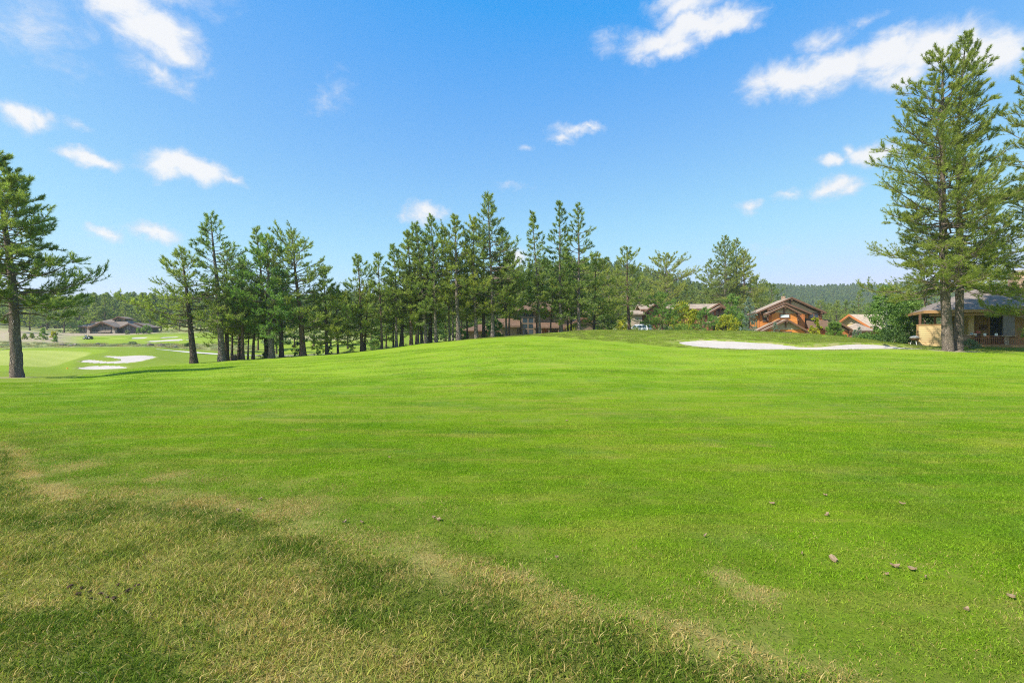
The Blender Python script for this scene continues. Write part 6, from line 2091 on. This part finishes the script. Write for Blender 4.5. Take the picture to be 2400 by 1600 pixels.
def blade_material(name, near_cam):
    m, nt, b = material(name)
    pos = nt.n('ShaderNodeNewGeometry').outputs['Position']
    ti = nt.attr('tint')
    x, y, z = nt.sep(pos)
    flat = nt.comb(x, y, 0.0)
    if near_cam:
        col, dry, rough, n4 = turf_near(nt, pos)
        c = nt.mix(nt.math('POWER', ti, 1.5), nt.mix(1.0, col, (.70, .76, .66), 'MULTIPLY'), nt.mix(1.0, col, (2.05, 2.0, 1.6), 'MULTIPLY'))
        pick = nt.math('LESS_THAN', nt.math('FRACT', nt.math('MULTIPLY', ti, 7.31)), dry)
        st = nt.mix(ti, (0.36, 0.24, 0.06), (0.64, 0.50, 0.20))
        c = nt.mix(pick, c, st)
    else:
        f1 = nt.noise(flat, .5, 4.0, .6)
        f2 = nt.noise(nt.vec('MULTIPLY', flat, (.25, 1, 1)), 1.6, 3.0, .6)
        ro = nt.mix(f1, (0.12, 0.20, 0.010), (0.215, 0.275, 0.022))
        ro = nt.mix(nt.ramp(f2, .42, .68, 0, .6), ro, (0.25, 0.28, 0.07))
        c = nt.mix(ti, nt.mix(1.0, ro, (.7, .75, .7), 'MULTIPLY'), nt.mix(1.0, ro, (1.4, 1.25, 1.6), 'MULTIPLY'))
        pick = nt.math('LESS_THAN', nt.math('FRACT', nt.math('MULTIPLY', ti, 7.31)), nt.ramp(nt.noise(flat, .9, 4.0, .6), .45, .75, .05, .6))
        c = nt.mix(pick, c, (0.44, 0.38, 0.17))
    nt.link(c, b.inputs['Base Color'])
    b.inputs['Roughness'].default_value = .6
    b.inputs['Specular IOR Level'].default_value = .15
    tr = nt.n('ShaderNodeBsdfTranslucent')
    nt.link(nt.mix(1.0, c, (1.15, 1.2, .8), 'MULTIPLY'), tr.inputs['Color'])
    ms = nt.n('ShaderNodeMixShader')
    ms.inputs[0].default_value = .4
    nt.link(b.outputs[0], ms.inputs[1])
    nt.link(tr.outputs[0], ms.inputs[2])
    nt.link(ms.outputs[0], m.node_tree.nodes['Material Output'].inputs['Surface'])
    return m


M['blade'] = blade_material('turf_blades', True)
M['blade_rough'] = blade_material('rough_blades', False)


def lawn_points(seed, d0, d1, spacing, umax=1.2, keep=None):
    rng = np.random.default_rng(seed)
    xs = np.arange(-d1 * umax, d1 * umax, spacing)
    ys = np.arange(d0, d1, spacing)
    X, Y = np.meshgrid(xs, ys)
    X = (X + rng.uniform(-.5, .5, X.shape) * spacing).ravel()
    Y = (Y + rng.uniform(-.5, .5, Y.shape) * spacing).ravel()
    k = np.abs(X) < Y * umax + spacing * 2
    X, Y = X[k], Y[k]
    if keep is not None:
        k = keep(X, Y, rng)
        X, Y = X[k], Y[k]
    n = len(X)
    Z = ground_z(X, Y)
    e = .15
    gx_ = (ground_z(X + e, Y) - ground_z(X - e, Y)) / (2 * e)
    gy_ = (ground_z(X, Y + e) - ground_z(X, Y - e)) / (2 * e)
    rz_ = rng.uniform(0, 2 * math.pi, n)
    c_, s_ = np.cos(rz_), np.sin(rz_)
    lx_, ly_ = c_ * gx_ + s_ * gy_, -s_ * gx_ + c_ * gy_
    rot = np.stack([np.arctan(ly_), -np.arctan(lx_), rz_], -1)
    return np.stack([X, Y, Z], -1), rot, n, rng


def rough_edge(x, y):
    return y + .47 * x - 3.15 + .28 * np.sin(1.1 * x + .6) + .16 * np.sin(2.3 * x + 1.3 * y)


def bunker_free(X, Y, m=.9):
    k = np.ones(len(X), bool)
    for P_ in BUNKERS.values():
        k &= sdf(P_, X, Y) > m
    return k


near_set = [blade_mesh('turf_near_%d' % k, 20 + k, .30, 1150, .020, .0037, M['blade'], 1.2) for k in range(4)]
P_, R_, n, rng = lawn_points(11, 1.7, 9.5, .34)
scatter('lawn_grass', P_, R_, np.tile([1, 1, 1.0], (n, 1)) * np.stack([np.ones(n), np.ones(n), rng.uniform(.8, 1.25, n)], -1), near_set, rng.integers(0, 4, n), 'short mown grass of the lawn in front')
rough_set = [blade_mesh('rough_near_%d' % k, 30 + k, .26, 480, .036, .0050, M['blade'], 1.5) for k in range(4)]
P_, R_, n, rng = lawn_points(12, 1.6, 9.5, .27, 1.25, lambda X, Y, r: (rough_edge(X, Y) < r.normal(-.05, .12, len(X))) & (r.uniform(0, 1, len(X)) < .85))
sc_ = rng.uniform(.7, 1.35, n)
scatter('rough_grass', P_, R_, np.stack([np.ones(n), np.ones(n), sc_], -1), rough_set, rng.integers(0, 4, n), 'longer tussocky rough grass along the bottom left')
mid_set = [blade_mesh('turf_mid_%d' % k, 40 + k, .8, 2000, .023, .0064, M['blade'], 1.0, 1) for k in range(4)]
P_, R_, n, rng = lawn_points(13, 9.0, 22, .9)
scatter('lawn_grass', P_, R_, np.ones((n, 3)), mid_set, rng.integers(0, 4, n), 'mown grass of the middle lawn')
far_set = [blade_mesh('turf_far_%d' % k, 50 + k, 1.3, 900, .028, .014, M['blade'], .8, 1) for k in range(4)]
P_, R_, n, rng = lawn_points(14, 21.5, 46, 1.6, 1.15, lambda X, Y, r: (fairway_edge(X, Y) < -1.3))
scatter('lawn_grass', P_, R_, np.ones((n, 3)), far_set, rng.integers(0, 4, n), 'mown grass of the far fairway')
mound_set = [blade_mesh('mound_%d' % k, 60 + k, .55, 300, .085, .012, M['blade_rough'], .8, 1) for k in range(4)]
P_, R_, n, rng = lawn_points(15, 26, 62, .85, 1.15, lambda X, Y, r: (fairway_edge(X, Y) > .35) & (X / Y > -.16) & ((X / Y > .12) | (fairway_edge(X, Y) < 6)) & bunker_free(X, Y, .5))
scatter('mound_grass', P_, R_, np.stack([np.ones(n), np.ones(n), rng.uniform(.6, 1.3, n)], -1), mound_set, rng.integers(0, 4, n), 'rough grass on the mound round the long bunker')
dry_set = [blade_mesh('dry_%d' % k, 70 + k, .7, 120, .42, .02, M['straw'], .5, 1) for k in range(3)] + [blade_mesh('green_dry_%d' % k, 75 + k, .7, 120, .36, .025, M['leaf_grey'], .5, 1) for k in range(2)]


def in_strip(X, Y, r):
    u, d = ud(X, Y)
    px_ = u * FPX + 1200
    strip = (px_ < 600) & (d > 99) & (d < 116)
    beyond = (px_ < 1000) & (d > 176) & (d < 200)
    crest = (px_ > 1480) & (px_ < 1800) & (d > 66) & (d < 80)
    row = (px_ > 500) & (px_ < 1420) & (d > fairway_edge(X, Y) * 0 + 60) & (d < 92) & (r.uniform(0, 1, len(X)) < .22)
    return strip & (r.uniform(0, 1, len(X)) < .55) | beyond & (r.uniform(0, 1, len(X)) < .35) | crest | row


P_, R_, n, rng = lawn_points(16, 60, 200, 1.25, 1.12, in_strip)
scatter('dry_grass', P_, R_, np.stack([np.ones(n), np.ones(n), rng.uniform(.4, 1.1, n)], -1), dry_set, rng.integers(0, 5, n), 'dry native grass in the unmown strips')

# ---------------------------------------------------------------- air
hz = MB().box(-2700, 2700, -2700, 2700, -5, 128)
m = bpy.data.materials.new('thin_haze')
m.use_nodes = True
m.node_tree.nodes.clear()
out_ = m.node_tree.nodes.new('ShaderNodeOutputMaterial')
pv_ = m.node_tree.nodes.new('ShaderNodeVolumePrincipled')
pv_.inputs['Color'].default_value = (0.80, 0.90, 1.0, 1)
pv_.inputs['Density'].default_value = 0.00022
pv_.inputs['Anisotropy'].default_value = 0.2
m.node_tree.links.new(pv_.outputs[0], out_.inputs['Volume'])
haze = hz.build('haze', m)
haze['kind'] = 'stuff'
haze['label'] = 'thin pale haze over the valley and hills'
